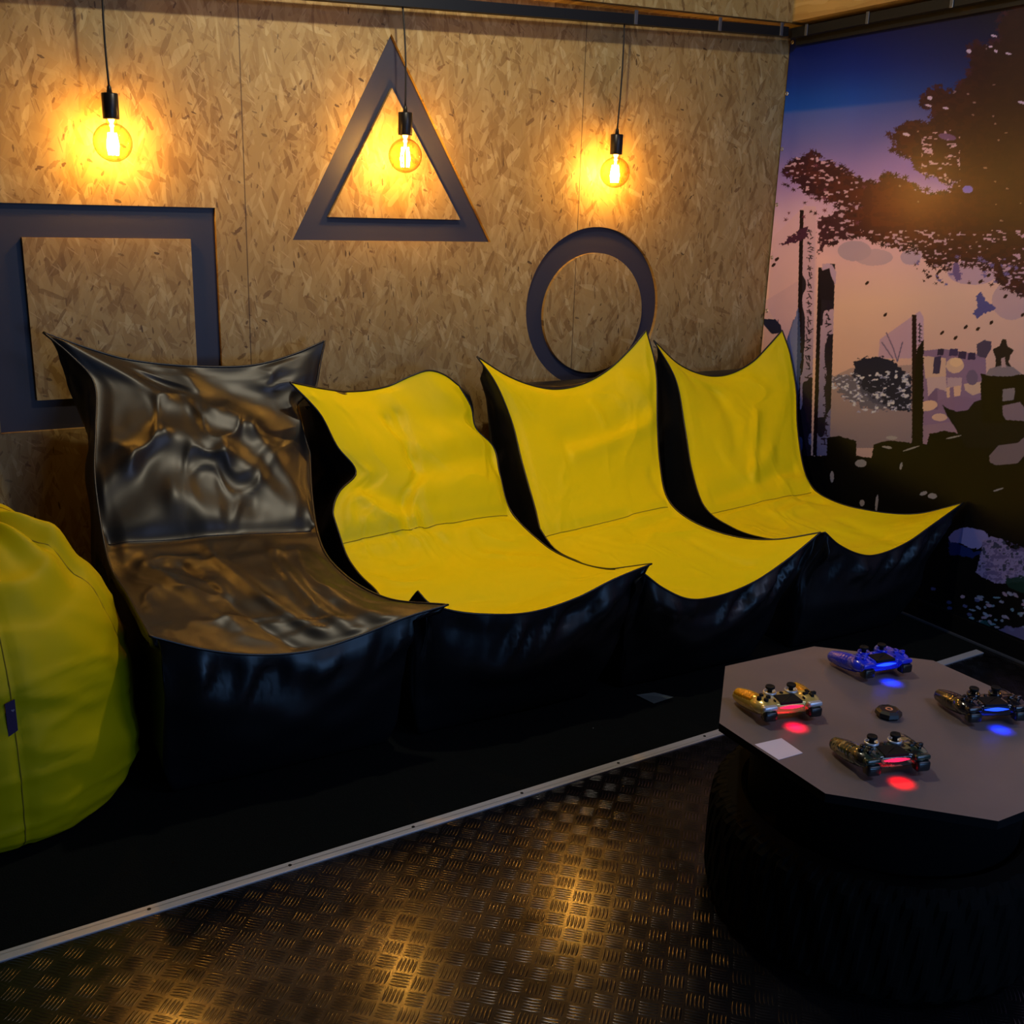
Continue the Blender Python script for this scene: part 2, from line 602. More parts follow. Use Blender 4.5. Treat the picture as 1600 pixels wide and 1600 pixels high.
# aluminium strip between plate and carpet, with screws
root = empty('floor_strip', (0, 0, 0))
tag(root, 'pale aluminium edging strip between carpet and metal plate floor', 'strip')
w = 0.016
xe = X1 - 0.06
bm = bmesh.new()
P = [(X0, strip_y(X0) - w), (xe, strip_y(xe) - w), (xe, strip_y(xe) + w), (X0, strip_y(X0) + w)]
add_prism(bm, [P], 'z', 0.0, 0.0035)
bmesh.ops.bevel(bm, geom=[e for e in bm.edges if all(v.co.z > 0.003 for v in e.verts)], offset=0.0015, segments=1, affect='EDGES')
bm_obj('strip', bm, M['alu'], root)
for i in range(11):
    x = -0.3 + i * 0.32
    bm = bmesh.new()
    add_lathe(bm, [(0.0045, 0.003), (0.004, 0.0045), (0, 0.0048)], 12, (x, strip_y(x) + 0.002, 0))
    bm_obj('screw', bm, M['screw'], root)

# chipboard boxing under the ceiling and the black rails below it
bm = bmesh.new()
vs = [(X0, 3.46, 2.085), (3.215, 3.46, 2.206), (3.215, 3.56, 2.206), (X0, 3.56, 2.085), (X0, 3.46, ZT), (3.215, 3.46, ZT), (3.215, 3.56, ZT), (X0, 3.56, ZT)]
mesh_obj('trim_1', vs, [(3, 2, 1, 0), (4, 5, 6, 7), (0, 1, 5, 4), (1, 2, 6, 5), (2, 3, 7, 6), (3, 0, 4, 7)], M['osb'])['kind'] = 'structure'
vs = [(3.215, 3.56, 2.207), (3.215, Y0, 2.32), (X1, Y0, 2.32), (X1, 3.56, 2.207), (3.215, 3.56, ZT), (3.215, Y0, ZT), (X1, Y0, ZT), (X1, 3.56, ZT)]
mesh_obj('trim_2', vs, [(3, 2, 1, 0), (4, 5, 6, 7), (0, 1, 5, 4), (1, 2, 6, 5), (2, 3, 7, 6), (3, 0, 4, 7)], M['osb'])['kind'] = 'structure'


def bar_obj(name, a, b, wx, wz, mat, parent=None):
    """rectangular bar from a to b"""
    a = Vector(a)
    b = Vector(b)
    t = (b - a).normalized()
    s = t.cross(Vector((0, 0, 1))).normalized()
    u = s.cross(t)
    vs = []
    for p in (a, b):
        for sx, su in ((-1, -1), (1, -1), (1, 1), (-1, 1)):
            vs.append(p + s * sx * wx / 2 + u * su * wz / 2)
    return mesh_obj(name, vs, [(3, 2, 1, 0), (4, 5, 6, 7), (0, 1, 5, 4), (1, 2, 6, 5), (2, 3, 7, 6), (3, 0, 4, 7)], mat, parent)


def railz(x):
    return 2.128 + (x - 2.1) * 0.040


root = empty('ceiling_rail', (0, 0, 0))
tag(root, 'black steel rail along the top of the chipboard wall', 'rail')
bar_obj('rail', (X0, 3.475, railz(X0)), (3.20, 3.475, railz(3.20)), 0.035, 0.034, M['rail'], root)
for x in (2.46, 2.85, 3.16):
    bm = bmesh.new()
    add_box(bm, (x - .007, 3.452, railz(x) - .018), (x + .007, 3.4575, railz(x) + .03), 0.001)
    bm_obj('clip', bm, M['clip'], root)
root = empty('banner_rail', (0, 0, 0))
tag(root, 'black steel rail holding the top of the printed banner', 'rail')
bar_obj('rail', (3.255, 3.50, 2.172), (3.255, Y0 + .3, 2.30), 0.030, 0.034, M['rail'], root)
bar_obj('rail_flange', (3.290, 3.50, 2.158), (3.290, Y0 + .3, 2.28), 0.014, 0.05, M['rail'], root)
for y in (3.40, 3.09, 2.72):
    bm = bmesh.new()
    z = 2.172 + (3.50 - y) * 0.0246
    add_box(bm, (3.2355, y - .007, z - .02), (3.2399, y + .007, z + .022), 0.001)
    bm_obj('clip', bm, M['clip'], root)
# black skirting and thin metal trim at the foot of the mural wall
bm = bmesh.new()
add_box(bm, (X1 - 0.012, Y0, 0.0), (X1 + .003, Y1, 0.075), 0.001)
tag(bm_obj('baseboard_right', bm, M['tedge']), kind='structure')
bm = bmesh.new()
add_box(bm, (X1 - 0.022, Y0, 0.0), (X1 - 0.0125, Y1, 0.008), 0.001)
tag(bm_obj('trim_3', bm, M['clip']), kind='structure')

# ------------------------------------------------------------------ bean bag loungers


def hermite(P, t):
    """P rows (t,x,y,z); smooth interpolation (finite-difference tangents)"""
    P = np.array(P)
    tk, V = P[:, 0], P[:, 1:]
    d = np.diff(V, axis=0) / np.diff(tk)[:, None]
    m = np.vstack([d[0], (d[:-1] + d[1:]) / 2, d[-1]])
    i = np.clip(np.searchsorted(tk, t, side='right') - 1, 0, len(tk) - 2)
    h = (tk[i + 1] - tk[i])
    s = ((t - tk[i]) / h)[:, None]
    h = h[:, None]
    return ((2 * s ** 3 - 3 * s ** 2 + 1) * V[i] + (s ** 3 - 2 * s ** 2 + s) * h * m[i] + (-2 * s ** 3 + 3 * s ** 2) * V[i + 1] + (s ** 3 - s ** 2) * h * m[i + 1])


def sstep(x):
    x = np.clip(x, 0, 1)
    return x * x * (3 - 2 * x)


def face_surface(C, U, V):
    """U,V 2D grids -> points (…,3)"""
    shp = U.shape
    v = V.ravel()
    u = U.ravel()
    L = hermite(C['L'], v)
    R = hermite(C['R'], v)
    T = hermite(C['T'], u)
    F = hermite(C['F'], u)
    T0, T1 = np.array(C['T'][0][1:]), np.array(C['T'][-1][1:])
    F0, F1 = np.array(C['F'][0][1:]), np.array(C['F'][-1][1:])
    uu = u[:, None]
    vv = v[:, None]
    P = L * (1 - uu) + R * uu
    P = P + (np.clip(1 - vv / 0.55, 0, 1) ** 2) * (T - (T0 * (1 - uu) + T1 * uu))
    P = P + (np.clip((vv - 0.45) / 0.55, 0, 1) ** 2) * (F - (F0 * (1 - uu) + F1 * uu))
    return P.reshape(shp + (3,))


def relief(C, U, V):
    """padding and folds, metres along the normal"""
    e = np.minimum(np.minimum(U, 1 - U), np.minimum(V, 1 - V))
    w = sstep(e / 0.07)
    w2 = sstep(e / 0.025)
    back = np.exp(-((V - 0.27) / 0.17) ** 2) * np.sin(PI * U) ** 0.8
    seat = np.exp(-((V - 0.76) / 0.18) ** 2) * np.sin(PI * U) ** 0.8
    D = (C.get('back', 0.03) * back + C.get('seat', 0.02) * seat) * w
    # hinge seam dip
    vs0, vs1 = C.get('vs', (0.5, 0.5))
    D -= C.get('dip', 0.012) * np.exp(-((V - vs0 - (vs1 - vs0) * U) / 0.018) ** 2) * w2
    sd = C['seed']
    # broad soft creases
    wx = fbm(U * 3 + 7, V * 4 + 3, sd + 50, 3)
    n = fbm(U * 2.2 + 1.6 * wx, V * 3.2 + 1.2 * wx, sd, 3)
    rid = 1 - np.abs(2 * n - 1)
    D += C.get('soft', 0.010) * (rid ** 3 - 0.4) * w
    n2 = fbm(U * 5 + 2.6 * wx, V * 4 - 2.2 * wx, sd + 9, 2)
    D += C.get('fine', 0.003) * ((1 - np.abs(2 * n2 - 1)) ** 2 - 0.4) * w2 * (0.4 + 0.6 * (V > 0.5))
    for (u0, v0, u1, v1, wd, am) in C.get('folds', []):
        ax, ay = u1 - u0, (v1 - v0) * 1.4
        L2 = ax * ax + ay * ay
        px, py = U - u0, (V - v0) * 1.4
        t = (px * ax + py * ay) / L2
        tc = np.clip(t, 0, 1)
        dd = np.hypot(px - ax * tc, py - ay * tc)
        D += am * C.get('fk', 0.8) * np.exp(-(dd / (wd * C.get('fw', 1.15))) ** 2) * w2
    return D


def grid_faces(nu, nv):
    i, j = np.meshgrid(np.arange(nu - 1), np.arange(nv - 1), indexing='ij')
    a = (i * nv + j).ravel()
    return np.stack([a, a + nv, a + nv + 1, a + 1], 1)


def build_lounger(C, label, face_mat, group, seam_mat):
    cx = float(np.mean([p[1] for p in C['F']]))
    org = np.array([cx, 2.95, 0.0])
    root = empty('bean_bag_lounger', tuple(org))
    tag(root, label, 'bean bag chair', group)
    nu, nv = 110, 170
    u = np.linspace(0, 1, nu)
    v = np.linspace(0, 1, nv)
    U, V = np.meshgrid(u, v, indexing='ij')
    P = face_surface(C, U, V)
    du = np.gradient(P, axis=0)
    dv = np.gradient(P, axis=1)
    N = np.cross(dv, du)
    N /= np.linalg.norm(N, axis=2, keepdims=True) + 1e-9
    if N[nu // 2, nv - 20, 2] < 0:
        N = -N
    P2 = P + N * relief(C, U, V)[..., None]
    F = grid_faces(nu, nv)
    P2 = C['clip'](P2) if 'clip' in C else P2
    mesh_obj('cover', (P2 - org).reshape(-1, 3), F, face_mat, root, True)

    # body: side gussets, back, front panel, down to the carpet
    ma, mb = 90, 110
    a = np.linspace(0, 1, ma)
    b = np.linspace(0, 1, mb)
    ra, rb = 0.20, 0.17
    ua = np.interp(a, [0, ra, 1 - ra, 1], [0, 0.03, 0.97, 1])
    vb = np.interp(b, [0, rb * 0.7, 1 - rb, 1], [0, 0.06, 0.97, 1])
    sa = np.clip(np.minimum(a, 1 - a) / ra, 0, 1)
    sb = np.clip(np.minimum(b / (rb * 0.7), (1 - b) / rb), 0, 1)
    SA, SB = np.meshgrid(sa, sb, indexing='ij')
    UA, VB = np.meshgrid(ua, vb, indexing='ij')
    A_, B_ = np.meshgrid(a, b, indexing='ij')
    Fp = face_surface(C, UA, VB)
    S = SA * SB
    # target line of the back and the underside
    ty = np.interp(vb, [0, 0.06, 0.30, 0.42, 0.50, 0.70, 1.0], [3.42, 3.47, 3.50, 3.51, 3.46, 2.95, 2.50])
    tz = np.interp(vb, [0, 0.06, 0.30, 0.42, 0.50, 0.70, 1.0], [0.88, 0.84, 0.42, 0.04, 0.004, 0.002, 0.002])
    xl = float(np.mean([p[1] for p in C['L']])) + C.get('bl', 0.0)
    xr = float(np.mean([p[1] for p in C['R']])) + C.get('br', 0.0)
    Tx = xl + (xr - xl) * (0.04 + 0.92 * UA)
    Tx = np.where(VB < 0.25, Fp[..., 0] * 0.55 + Tx * 0.45, Tx)
    Tt = np.stack([Tx, np.broadcast_to(ty, Tx.shape), np.broadcast_to(tz, Tx.shape)], -1)
    B = Fp * (1 - S[..., None]) + Tt * S[..., None]
    bul = 4 * S * (1 - S)
    side = np.where(A_ < 0.5, -1.0, 1.0) * (SA < 0.999) * (SB > 0.3)
    B[..., 0] += side * bul * C.get('sb', 0.018) * sstep(SB)
    front = (B_ > 1 - rb) * 1.0
    B[..., 1] -= front * bul * 0.05 * np.sin(PI * np.clip(UA, 0, 1))
    # gathers hanging from the front seam
    fr = front * np.exp(-((S - 0.15) / 0.16) ** 2) * sstep(SA) * sstep(S / 0.14)
    g = (fbm(A_ * 20 + 0.7 * S * 4, S * 2.0, C['seed'] + 21, 2) - 0.5)
    B[..., 1] -= fr * g * 0.085
    B[..., 2] -= fr * g * 0.02
    sag = front * bul * (fbm(A_ * 5, S * 3, C['seed'] + 31, 2) - 0.5) * 0.06
    B[..., 1] -= sag
    gs = (SA < 0.999) * bul * (fbm(B_ * 14, S * 2.5, C['seed'] + 41, 2) - 0.5) * 0.03
    B[..., 0] += gs * sstep(SB)
    B[..., 2] = np.maximum(B[..., 2], 0.002)
    B[..., 1] = np.minimum(B[..., 1], 3.53)
    B[..., 0] = np.minimum(B[..., 0], 3.292)
    B = C['clip'](B) if 'clip' in C else B
    if 'tip' in C:
        m = (B[..., 0] < 1.30) & (B[..., 2] > 0.84)
        B[..., 1] = np.where(m, np.minimum(B[..., 1], Fp[..., 1] + 0.03 * S), B[..., 1])
    if 'clipb' in C:
        B = C['clipb'](B)
    mesh_obj('body', (B - org).reshape(-1, 3), grid_faces(ma, mb)[:, ::-1], M['black'], root, True)

    # piping round the cover
    t = np.linspace(0, 1, 90)
    o = np.zeros_like(t)
    for nm, uu, vv in (('left', o, t), ('front', t, o + 1), ('right', o + 1, t[::-1]), ('top', t[::-1], o)):
        pass
    loop = np.vstack([face_surface(C, o[None], t[None])[0], face_surface(C, t[None], (o + 1)[None])[0][1:],
                      face_surface(C, (o + 1)[None], t[::-1][None])[0][1:], face_surface(C, t[::-1][None], o[None])[0][1:]])
    if 'clip' in C:
        loop = C['clip'](loop)
    bm = bmesh.new()
    add_tube(bm, [tuple(p) for p in loop - org], C.get('pr', 0.0032), 6)
    bm_obj('piping', bm, M['piping'], root, True)
    # hinge seam between seat and back
    vs0, vs1 = C.get('vs', (0.5, 0.5))
    line = []
    for i in range(2, nu - 2, 2):
        f = (vs0 + (vs1 - vs0) * u[i]) * (nv - 1)
        k = int(f)
        f -= k
        line.append(P2[i, k] * (1 - f) + P2[i, k + 1] * f + N[i, k] * 0.0005)
    line = np.array(line)
    bm = bmesh.new()
    add_tube(bm, [tuple(p) for p in line - org], 0.0013, 5)
    bm_obj('seam', bm, seam_mat, root, True)
    # little cloth loops at the front corners
    return root


CH={
 1:dict(
  L=[(0,0.378,3.400,1.090),(0.07,0.440,3.371,1.028),(0.16,0.496,3.334,0.948),(0.27,0.476,3.230,0.829),(0.38,0.447,3.116,0.714),(0.5,0.436,2.950,0.551),(0.72,0.444,2.700,0.503),(1,0.440,2.420,0.498)],
  R=[(0,1.250,3.430,1.031),(0.09,1.216,3.397,0.945),(0.22,1.158,3.311,0.804),(0.36,1.093,3.154,0.663),(0.5,1.038,2.950,0.532),(0.68,1.025,2.745,0.477),(0.87,1.100,2.550,0.439),(1,1.216,2.420,0.448)],
  T=[(0.000,0.378,3.400,1.090),(0.171,0.520,3.400,1.030),(0.276,0.610,3.400,1.000),(0.557,0.860,3.400,0.966),(0.717,1.004,3.400,0.966),(0.868,1.138,3.415,0.993),(1.000,1.250,3.430,1.031)],
  F=[(0.000,0.440,2.420,0.498),(0.182,0.572,2.420,0.438),(0.343,0.696,2.420,0.402),(0.515,0.833,2.420,0.388),(0.672,0.958,2.420,0.404),(0.841,1.090,2.420,0.433),(1.000,1.216,2.420,0.448)],
 ),
 2:dict(
  L=[(0,1.072,3.270,0.926),(0.12,1.159,3.240,0.823),(0.22,1.197,3.190,0.723),(0.3,1.244,3.150,0.639),(0.35,1.170,3.100,0.602),(0.39,1.133,3.060,0.566),(0.46,1.109,2.990,0.501),(0.52,1.109,2.927,0.448),(0.6,1.112,2.836,0.421),(0.74,1.116,2.693,0.410),(0.88,1.157,2.600,0.385),(1,1.173,2.520,0.460)],
  R=[(0,1.739,3.400,0.856),(0.07,1.774,3.371,0.782),(0.14,1.782,3.342,0.707),(0.2,1.831,3.300,0.646),(0.28,1.816,3.220,0.566),(0.4,1.789,3.088,0.467),(0.53,1.817,2.916,0.395),(0.65,1.831,2.780,0.383),(0.85,1.844,2.570,0.413),(1,1.895,2.420,0.467)],
  T=[(0.000,1.072,3.270,0.926),(0.192,1.201,3.310,0.890),(0.347,1.307,3.360,0.867),(0.564,1.459,3.400,0.869),(0.707,1.553,3.400,0.902),(0.805,1.619,3.400,0.917),(0.891,1.677,3.400,0.900),(1.000,1.739,3.400,0.856)],
  F=[(0.000,1.173,2.520,0.460),(0.035,1.187,2.487,0.437),(0.101,1.233,2.453,0.419),(0.247,1.341,2.420,0.399),(0.433,1.479,2.420,0.382),(0.635,1.629,2.420,0.400),(0.819,1.762,2.420,0.439),(1.000,1.895,2.420,0.467)],
 ),
 3:dict(
  L=[(0,1.809,3.400,0.958),(0.1,1.868,3.359,0.862),(0.2,1.905,3.300,0.729),(0.3,1.892,3.200,0.610),(0.42,1.867,3.061,0.484),(0.54,1.823,2.905,0.391),(0.7,1.826,2.723,0.384),(0.85,1.863,2.595,0.392),(1,1.900,2.470,0.424)],
  R=[(0,2.556,3.400,1.029),(0.12,2.578,3.351,0.882),(0.25,2.524,3.250,0.693),(0.37,2.457,3.130,0.564),(0.48,2.380,2.978,0.481),(0.6,2.366,2.836,0.439),(0.76,2.425,2.660,0.416),(0.9,2.497,2.520,0.436),(1,2.587,2.420,0.477)],
  T=[(0.000,1.809,3.400,0.958),(0.168,1.930,3.400,0.885),(0.309,2.041,3.400,0.841),(0.439,2.148,3.400,0.820),(0.583,2.269,3.400,0.833),(0.731,2.384,3.400,0.882),(0.882,2.485,3.400,0.959),(1.000,2.556,3.400,1.029)],
  F=[(0.000,1.900,2.470,0.424),(0.114,1.966,2.445,0.370),(0.231,2.044,2.420,0.331),(0.386,2.160,2.420,0.320),(0.583,2.306,2.420,0.343),(0.779,2.442,2.420,0.398),(1.000,2.587,2.420,0.477)],
 ),
 4:dict(
  L=[(0,2.594,3.400,0.988),(0.12,2.677,3.351,0.839),(0.25,2.661,3.250,0.665),(0.37,2.614,3.130,0.522),(0.48,2.559,2.978,0.424),(0.62,2.561,2.814,0.385),(0.75,2.568,2.670,0.389),(0.87,2.574,2.550,0.417),(1,2.608,2.420,0.475)],
  R=[(0,3.269,3.400,1.007),(0.09,3.295,3.363,0.905),(0.2,3.287,3.300,0.763),(0.3,3.216,3.200,0.633),(0.43,3.126,3.047,0.491),(0.5,3.079,2.950,0.451),(0.6,3.056,2.836,0.433),(0.72,3.080,2.700,0.427),(0.87,3.204,2.550,0.433),(1,3.291,2.420,0.499)],
  T=[(0.000,2.594,3.400,0.988),(0.224,2.733,3.400,0.885),(0.435,2.887,3.400,0.833),(0.567,2.990,3.400,0.833),(0.742,3.117,3.400,0.878),(0.881,3.201,3.400,0.945),(1.000,3.269,3.400,1.007)],
  F=[(0.000,2.608,2.420,0.475),(0.118,2.678,2.420,0.423),(0.316,2.812,2.420,0.366),(0.415,2.885,2.420,0.360),(0.608,3.024,2.420,0.386),(0.774,3.137,2.420,0.433),(1.000,3.291,2.420,0.499)],
 ),
}




def clipper(lo=None, hi=None, zlo=9.0, zhi=9.0):
    """neighbouring loungers press flat against each other along a plane"""
    def f(P):
        P = P.copy()
        if lo is not None:
            m = P[..., 2] < zlo
            P[..., 0] = np.where(m, np.maximum(P[..., 0], lo), P[..., 0])
        if hi is not None:
            m = P[..., 2] < zhi
            P[..., 0] = np.where(m, np.minimum(P[..., 0], hi), P[..., 0])
        return P
    return f


def clip1b(P):
    P = P.copy()
    m = (P[..., 2] < 0.46) & (P[..., 1] < 3.2)
    P[..., 0] = np.where(m, np.maximum(P[..., 0], 0.468), P[..., 0])
    return P




def press12(P, side):
    P = P.copy()
    lim = np.interp(P[..., 2], [0.0, 0.84, 0.93], [1.112, 1.112, 1.27])
    lo = np.interp(P[..., 2], [0.0, 0.84, 0.93], [1.122, 1.120, 1.0])
    m = (P[..., 2] < 0.425) | (P[..., 1] > 2.78)
    if side == 1:
        P[..., 0] = np.where(m, np.minimum(P[..., 0], lim), P[..., 0])
    else:
        P[..., 0] = np.where(m, np.maximum(P[..., 0], lo), P[..., 0])
    return P


CH[1]['clip'] = lambda P: press12(P, 1)
CH[1]['clipb'] = clip1b
CH[2]['clip'] = clipper(lo=1.122, zlo=0.56, hi=1.834, zhi=0.43)
CH[2]['clipb'] = lambda P: press12(clipper(hi=1.834, zhi=0.425)(P), 2)
CH[2]['tip'] = True
CH[3]['clip'] = clipper(lo=1.842, zlo=0.44)
CH[3]['clipb'] = clipper(lo=1.842, zlo=0.78)
c = CH[1]
c.update(seed=3, back=0.045, seat=0.03, soft=0.009, fine=0.002, fk=0.6, fw=1.35, dip=0.012, vs=(0.485, 0.495), pr=0.0036, folds=[
    (.30, .17, .68, .25, .035, .020), (.68, .25, 1.0, .47, .030, .018), (.27, .28, .55, .32, .035, .018), (.55, .32, .90, .45, .030, .016),
    (.02, .40, .14, .35, .03, .020), (.14, .35, .27, .28, .03, .020), (.10, .47, .32, .42, .04, .016), (.32, .42, .52, .45, .03, .012),
    (.42, .02, .45, .12, .035, .012), (.05, .03, .22, .14, .05, .022), (.30, .10, .40, .20, .05, -.020), (.60, .12, .85, .20, .07, -.016),
    (.80, .04, .95, .10, .05, .014), (.40, .36, .70, .42, .035, -.012),
    (.15, .58, .35, .90, .030, .012), (.45, .55, .60, .95, .028, .014), (.75, .55, .68, .98, .028, .014), (.30, .60, .48, .98, .022, -.010),
    (.85, .60, .80, .98, .03, .012), (.08, .52, .45, .60, .03, .010), (.55, .60, .90, .58, .03, .012)])
build_lounger(c, 'all-black glossy bean bag lounger, leftmost of the row, beside the round yellow bag', M['black'], 'bean bag loungers in a row against the wall', M['piping'])
c = CH[2]
c.update(seed=11, back=0.03, seat=0.012, soft=0.010, fine=0.0012, vs=(0.485, 0.41), folds=[
    (.10, .33, .38, .38, .035, -.022), (.10, .43, .40, .43, .04, .012), (.42, .12, .36, .46, .030, -.016), (.40, .28, .98, .24, .05, -.018),
    (.44, .40, .50, .50, .03, -.010), (.45, .36, .95, .34, .06, .016), (.55, .05, .62, .22, .07, .016), (.50, .10, .42, .24, .025, -.012),
    (.68, .58, .90, .62, .03, .006), (.12, .36, .36, .47, .02, .012)])
build_lounger(c, 'yellow and black bean bag lounger with a slumped, rounded back, beside the all-black one', M['yellow'], 'bean bag loungers in a row against the wall', M['yseam'])
c = CH[3]
c.update(seed=23, back=0.035, seat=0.012, soft=0.006, fine=0.0012, vs=(0.505, 0.515), folds=[
    (.30, .24, .95, .20, .05, -.012), (.35, .29, .95, .24, .035, .013), (.80, .10, .95, .20, .05, .010), (.55, .12, .60, .20, .02, .006),
    (.70, .52, .98, .50, .03, .010), (.60, .58, .95, .56, .035, -.010), (.80, .70, .72, .92, .03, -.008), (.92, .40, 1.0, .50, .03, -.010)])
build_lounger(c, 'yellow and black bean bag lounger with two pointed top corners, below the black ring', M['yellow'], 'bean bag loungers in a row against the wall', M['yseam'])
c = CH[4]
c.update(seed=37, back=0.035, seat=0.012, soft=0.008, fine=0.0012, vs=(0.505, 0.515), folds=[
    (.35, .12, .40, .30, .05, -.012), (.60, .22, .50, .42, .03, .012), (.50, .42, .70, .36, .04, .014), (.12, .46, .90, .42, .03, -.010),
    (.10, .40, .50, .40, .04, .008), (.75, .45, .98, .47, .03, .012), (.80, .55, .92, .60, .03, -.012), (.75, .75, .60, .97, .035, -.010), (.45, .60, .75, .62, .03, .008)])
build_lounger(c, 'yellow and black bean bag lounger, rightmost of the row, next to the printed banner', M['yellow'], 'bean bag loungers in a row against the wall', M['yseam'])

# ------------------------------------------------------------------ round yellow bean bag
root = empty('round_bean_bag', (0.080, 2.775, 0))
tag(root, 'plain yellow round bean bag with gathered top, cut off by the left edge', 'bean bag')
nt, nz = 160, 100
prof = [(0, 0.0, 0.003), (0.10, 0.29, 0.003), (0.16, 0.338, 0.02), (0.30, 0.366, 0.12), (0.45, 0.366, 0.28), (0.60, 0.352, 0.42), (0.74, 0.300, 0.555), (0.86, 0.200, 0.665), (0.94, 0.105, 0.715), (1.0, 0.03, 0.690)]
tt = np.linspace(0, 1, nz)
PR = hermite([(p[0], p[1], 0, p[2]) for p in prof], tt)
th = np.linspace(0, 2 * PI, nt, endpoint=False)
TH, TT = np.meshgrid(th, tt, indexing='ij')
Rr = np.broadcast_to(PR[:, 0], TH.shape).copy()
Zz = np.broadcast_to(PR[:, 2], TH.shape).copy()
cs, sn = np.cos(TH) * 3, np.sin(TH) * 3
up = sstep((TT - 0.70) / 0.25)
pl = np.cos(7 * TH + 1.5 * np.sin(TH * 2 + 1)) + 0.5 * np.cos(13 * TH + 2)
Rr = Rr * (1 + up * 0.05 * pl)
Zz = Zz + up * 0.018 * pl
lo = fbm(cs * 0.8 + 5, TT * 9 + sn * 0.6, 71, 3) - 0.5
Rr += 0.022 * lo * sstep(TT / 0.2) * sstep((1 - TT) / 0.1)
hz = (1 - np.abs(2 * fbm(cs * 0.5 + 9, TT * 16 + sn * 0.5, 75, 2) - 1)) ** 3
Rr += 0.006 * hz * sstep(TT / 0.15) * sstep((0.8 - TT) / 0.2)
SEAM = math.radians(-80)
for k in range(6):
    dth = np.angle(np.exp(1j * (TH - SEAM - k * PI / 3)))
    Rr -= 0.008 * np.exp(-(dth / 0.035) ** 2) * sstep(TT / 0.1)
Zz = Zz + 0.016 * np.exp(-((TT - 0.83 - 0.03 * np.cos(3 * TH)) / 0.025) ** 2) - 0.014 * np.exp(-((TT - 0.78 - 0.03 * np.cos(3 * TH)) / 0.03) ** 2)
bagP = np.stack([np.minimum(Rr * np.cos(TH), 0.375), Rr * np.sin(TH), np.maximum(Zz, 0.002)], -1)
F = grid_faces(nt, nz)
wrap = [((nt - 1) * nz + j, j, j + 1, (nt - 1) * nz + j + 1) for j in range(nz - 1)]
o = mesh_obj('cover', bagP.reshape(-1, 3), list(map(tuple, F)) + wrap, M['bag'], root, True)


def bag_at(theta, z, off=0.0):
    i = int(round(theta / (2 * PI) * nt)) % nt
    col = bagP[i]
    j = int(np.argmin(np.abs(col[8:80, 2] - z))) + 8
    p = col[j]
    r = math.hypot(p[0], p[1]) + off
    return Vector((r * math.cos(theta), r * math.sin(theta), p[2]))


for k in range(6):
    i = int(round(((SEAM + k * PI / 3) % (2 * PI)) / (2 * PI) * nt)) % nt
    bm = bmesh.new()
    pts = [tuple(bagP[i, j] * np.array([1.002, 1.002, 1])) for j in range(8, nz - 3, 2)]
    add_tube(bm, pts, 0.0016, 5)
    bm_obj('seam', bm, M['yseam'], root, True)
bm = bmesh.new()
add_lathe(bm, [(0.030, 0.675), (0.038, 0.70), (0.030, 0.715), (0.012, 0.72), (0, 0.718)], 20)
bm_obj('knot', bm, M['bag'], root, True)
# woven tag sewn into the seam
ts = SEAM % (2 * PI)
p = bag_at(ts, 0.36, 0.004)
tdir = Vector((-math.sin(ts), math.cos(ts), 0)) * -1.0
tl = p + tdir * 0.022 + Vector((math.cos(ts), math.sin(ts), 0)) * 0.004
vs = [p + Vector((0, 0, .040)), p + Vector((0, 0, -.036)), tl + Vector((0, 0, -.044)), tl + Vector((0, 0, .036))]
nrm = Vector((math.cos(ts), math.sin(ts), 0)) * 0.0015
me_v = vs + [q + nrm for q in vs]
tg = mesh_obj('tag', me_v, [(0, 1, 2, 3), (7, 6, 5, 4), (0, 3, 7, 4), (1, 5, 6, 2), (0, 4, 5, 1), (3, 2, 6, 7)], M['tagm'], root)
tg['label'] = 'dark purple cloth tag with a pale heart-shaped print'
bm = bmesh.new()
hp = []
for i in range(24):
    a = 2 * PI * i / 24
    hp.append((0.0028 * (16 * math.sin(a) ** 3) / 12, 0.0028 * (13 * math.cos(a) - 5 * math.cos(2 * a) - 2 * math.cos(3 * a) - math.cos(4 * a)) / 12))
mid = p + tdir * 0.007 + Vector((math.cos(ts), math.sin(ts), 0)) * 0.0045 + Vector((0, 0, 0.016))
vv = [bm.verts.new(mid - tdir * h[0] + Vector((0, 0, h[1]))) for h in hp]
bm.faces.new(vv)
bm_obj('tag_print', bm, M['tagl'], tg)

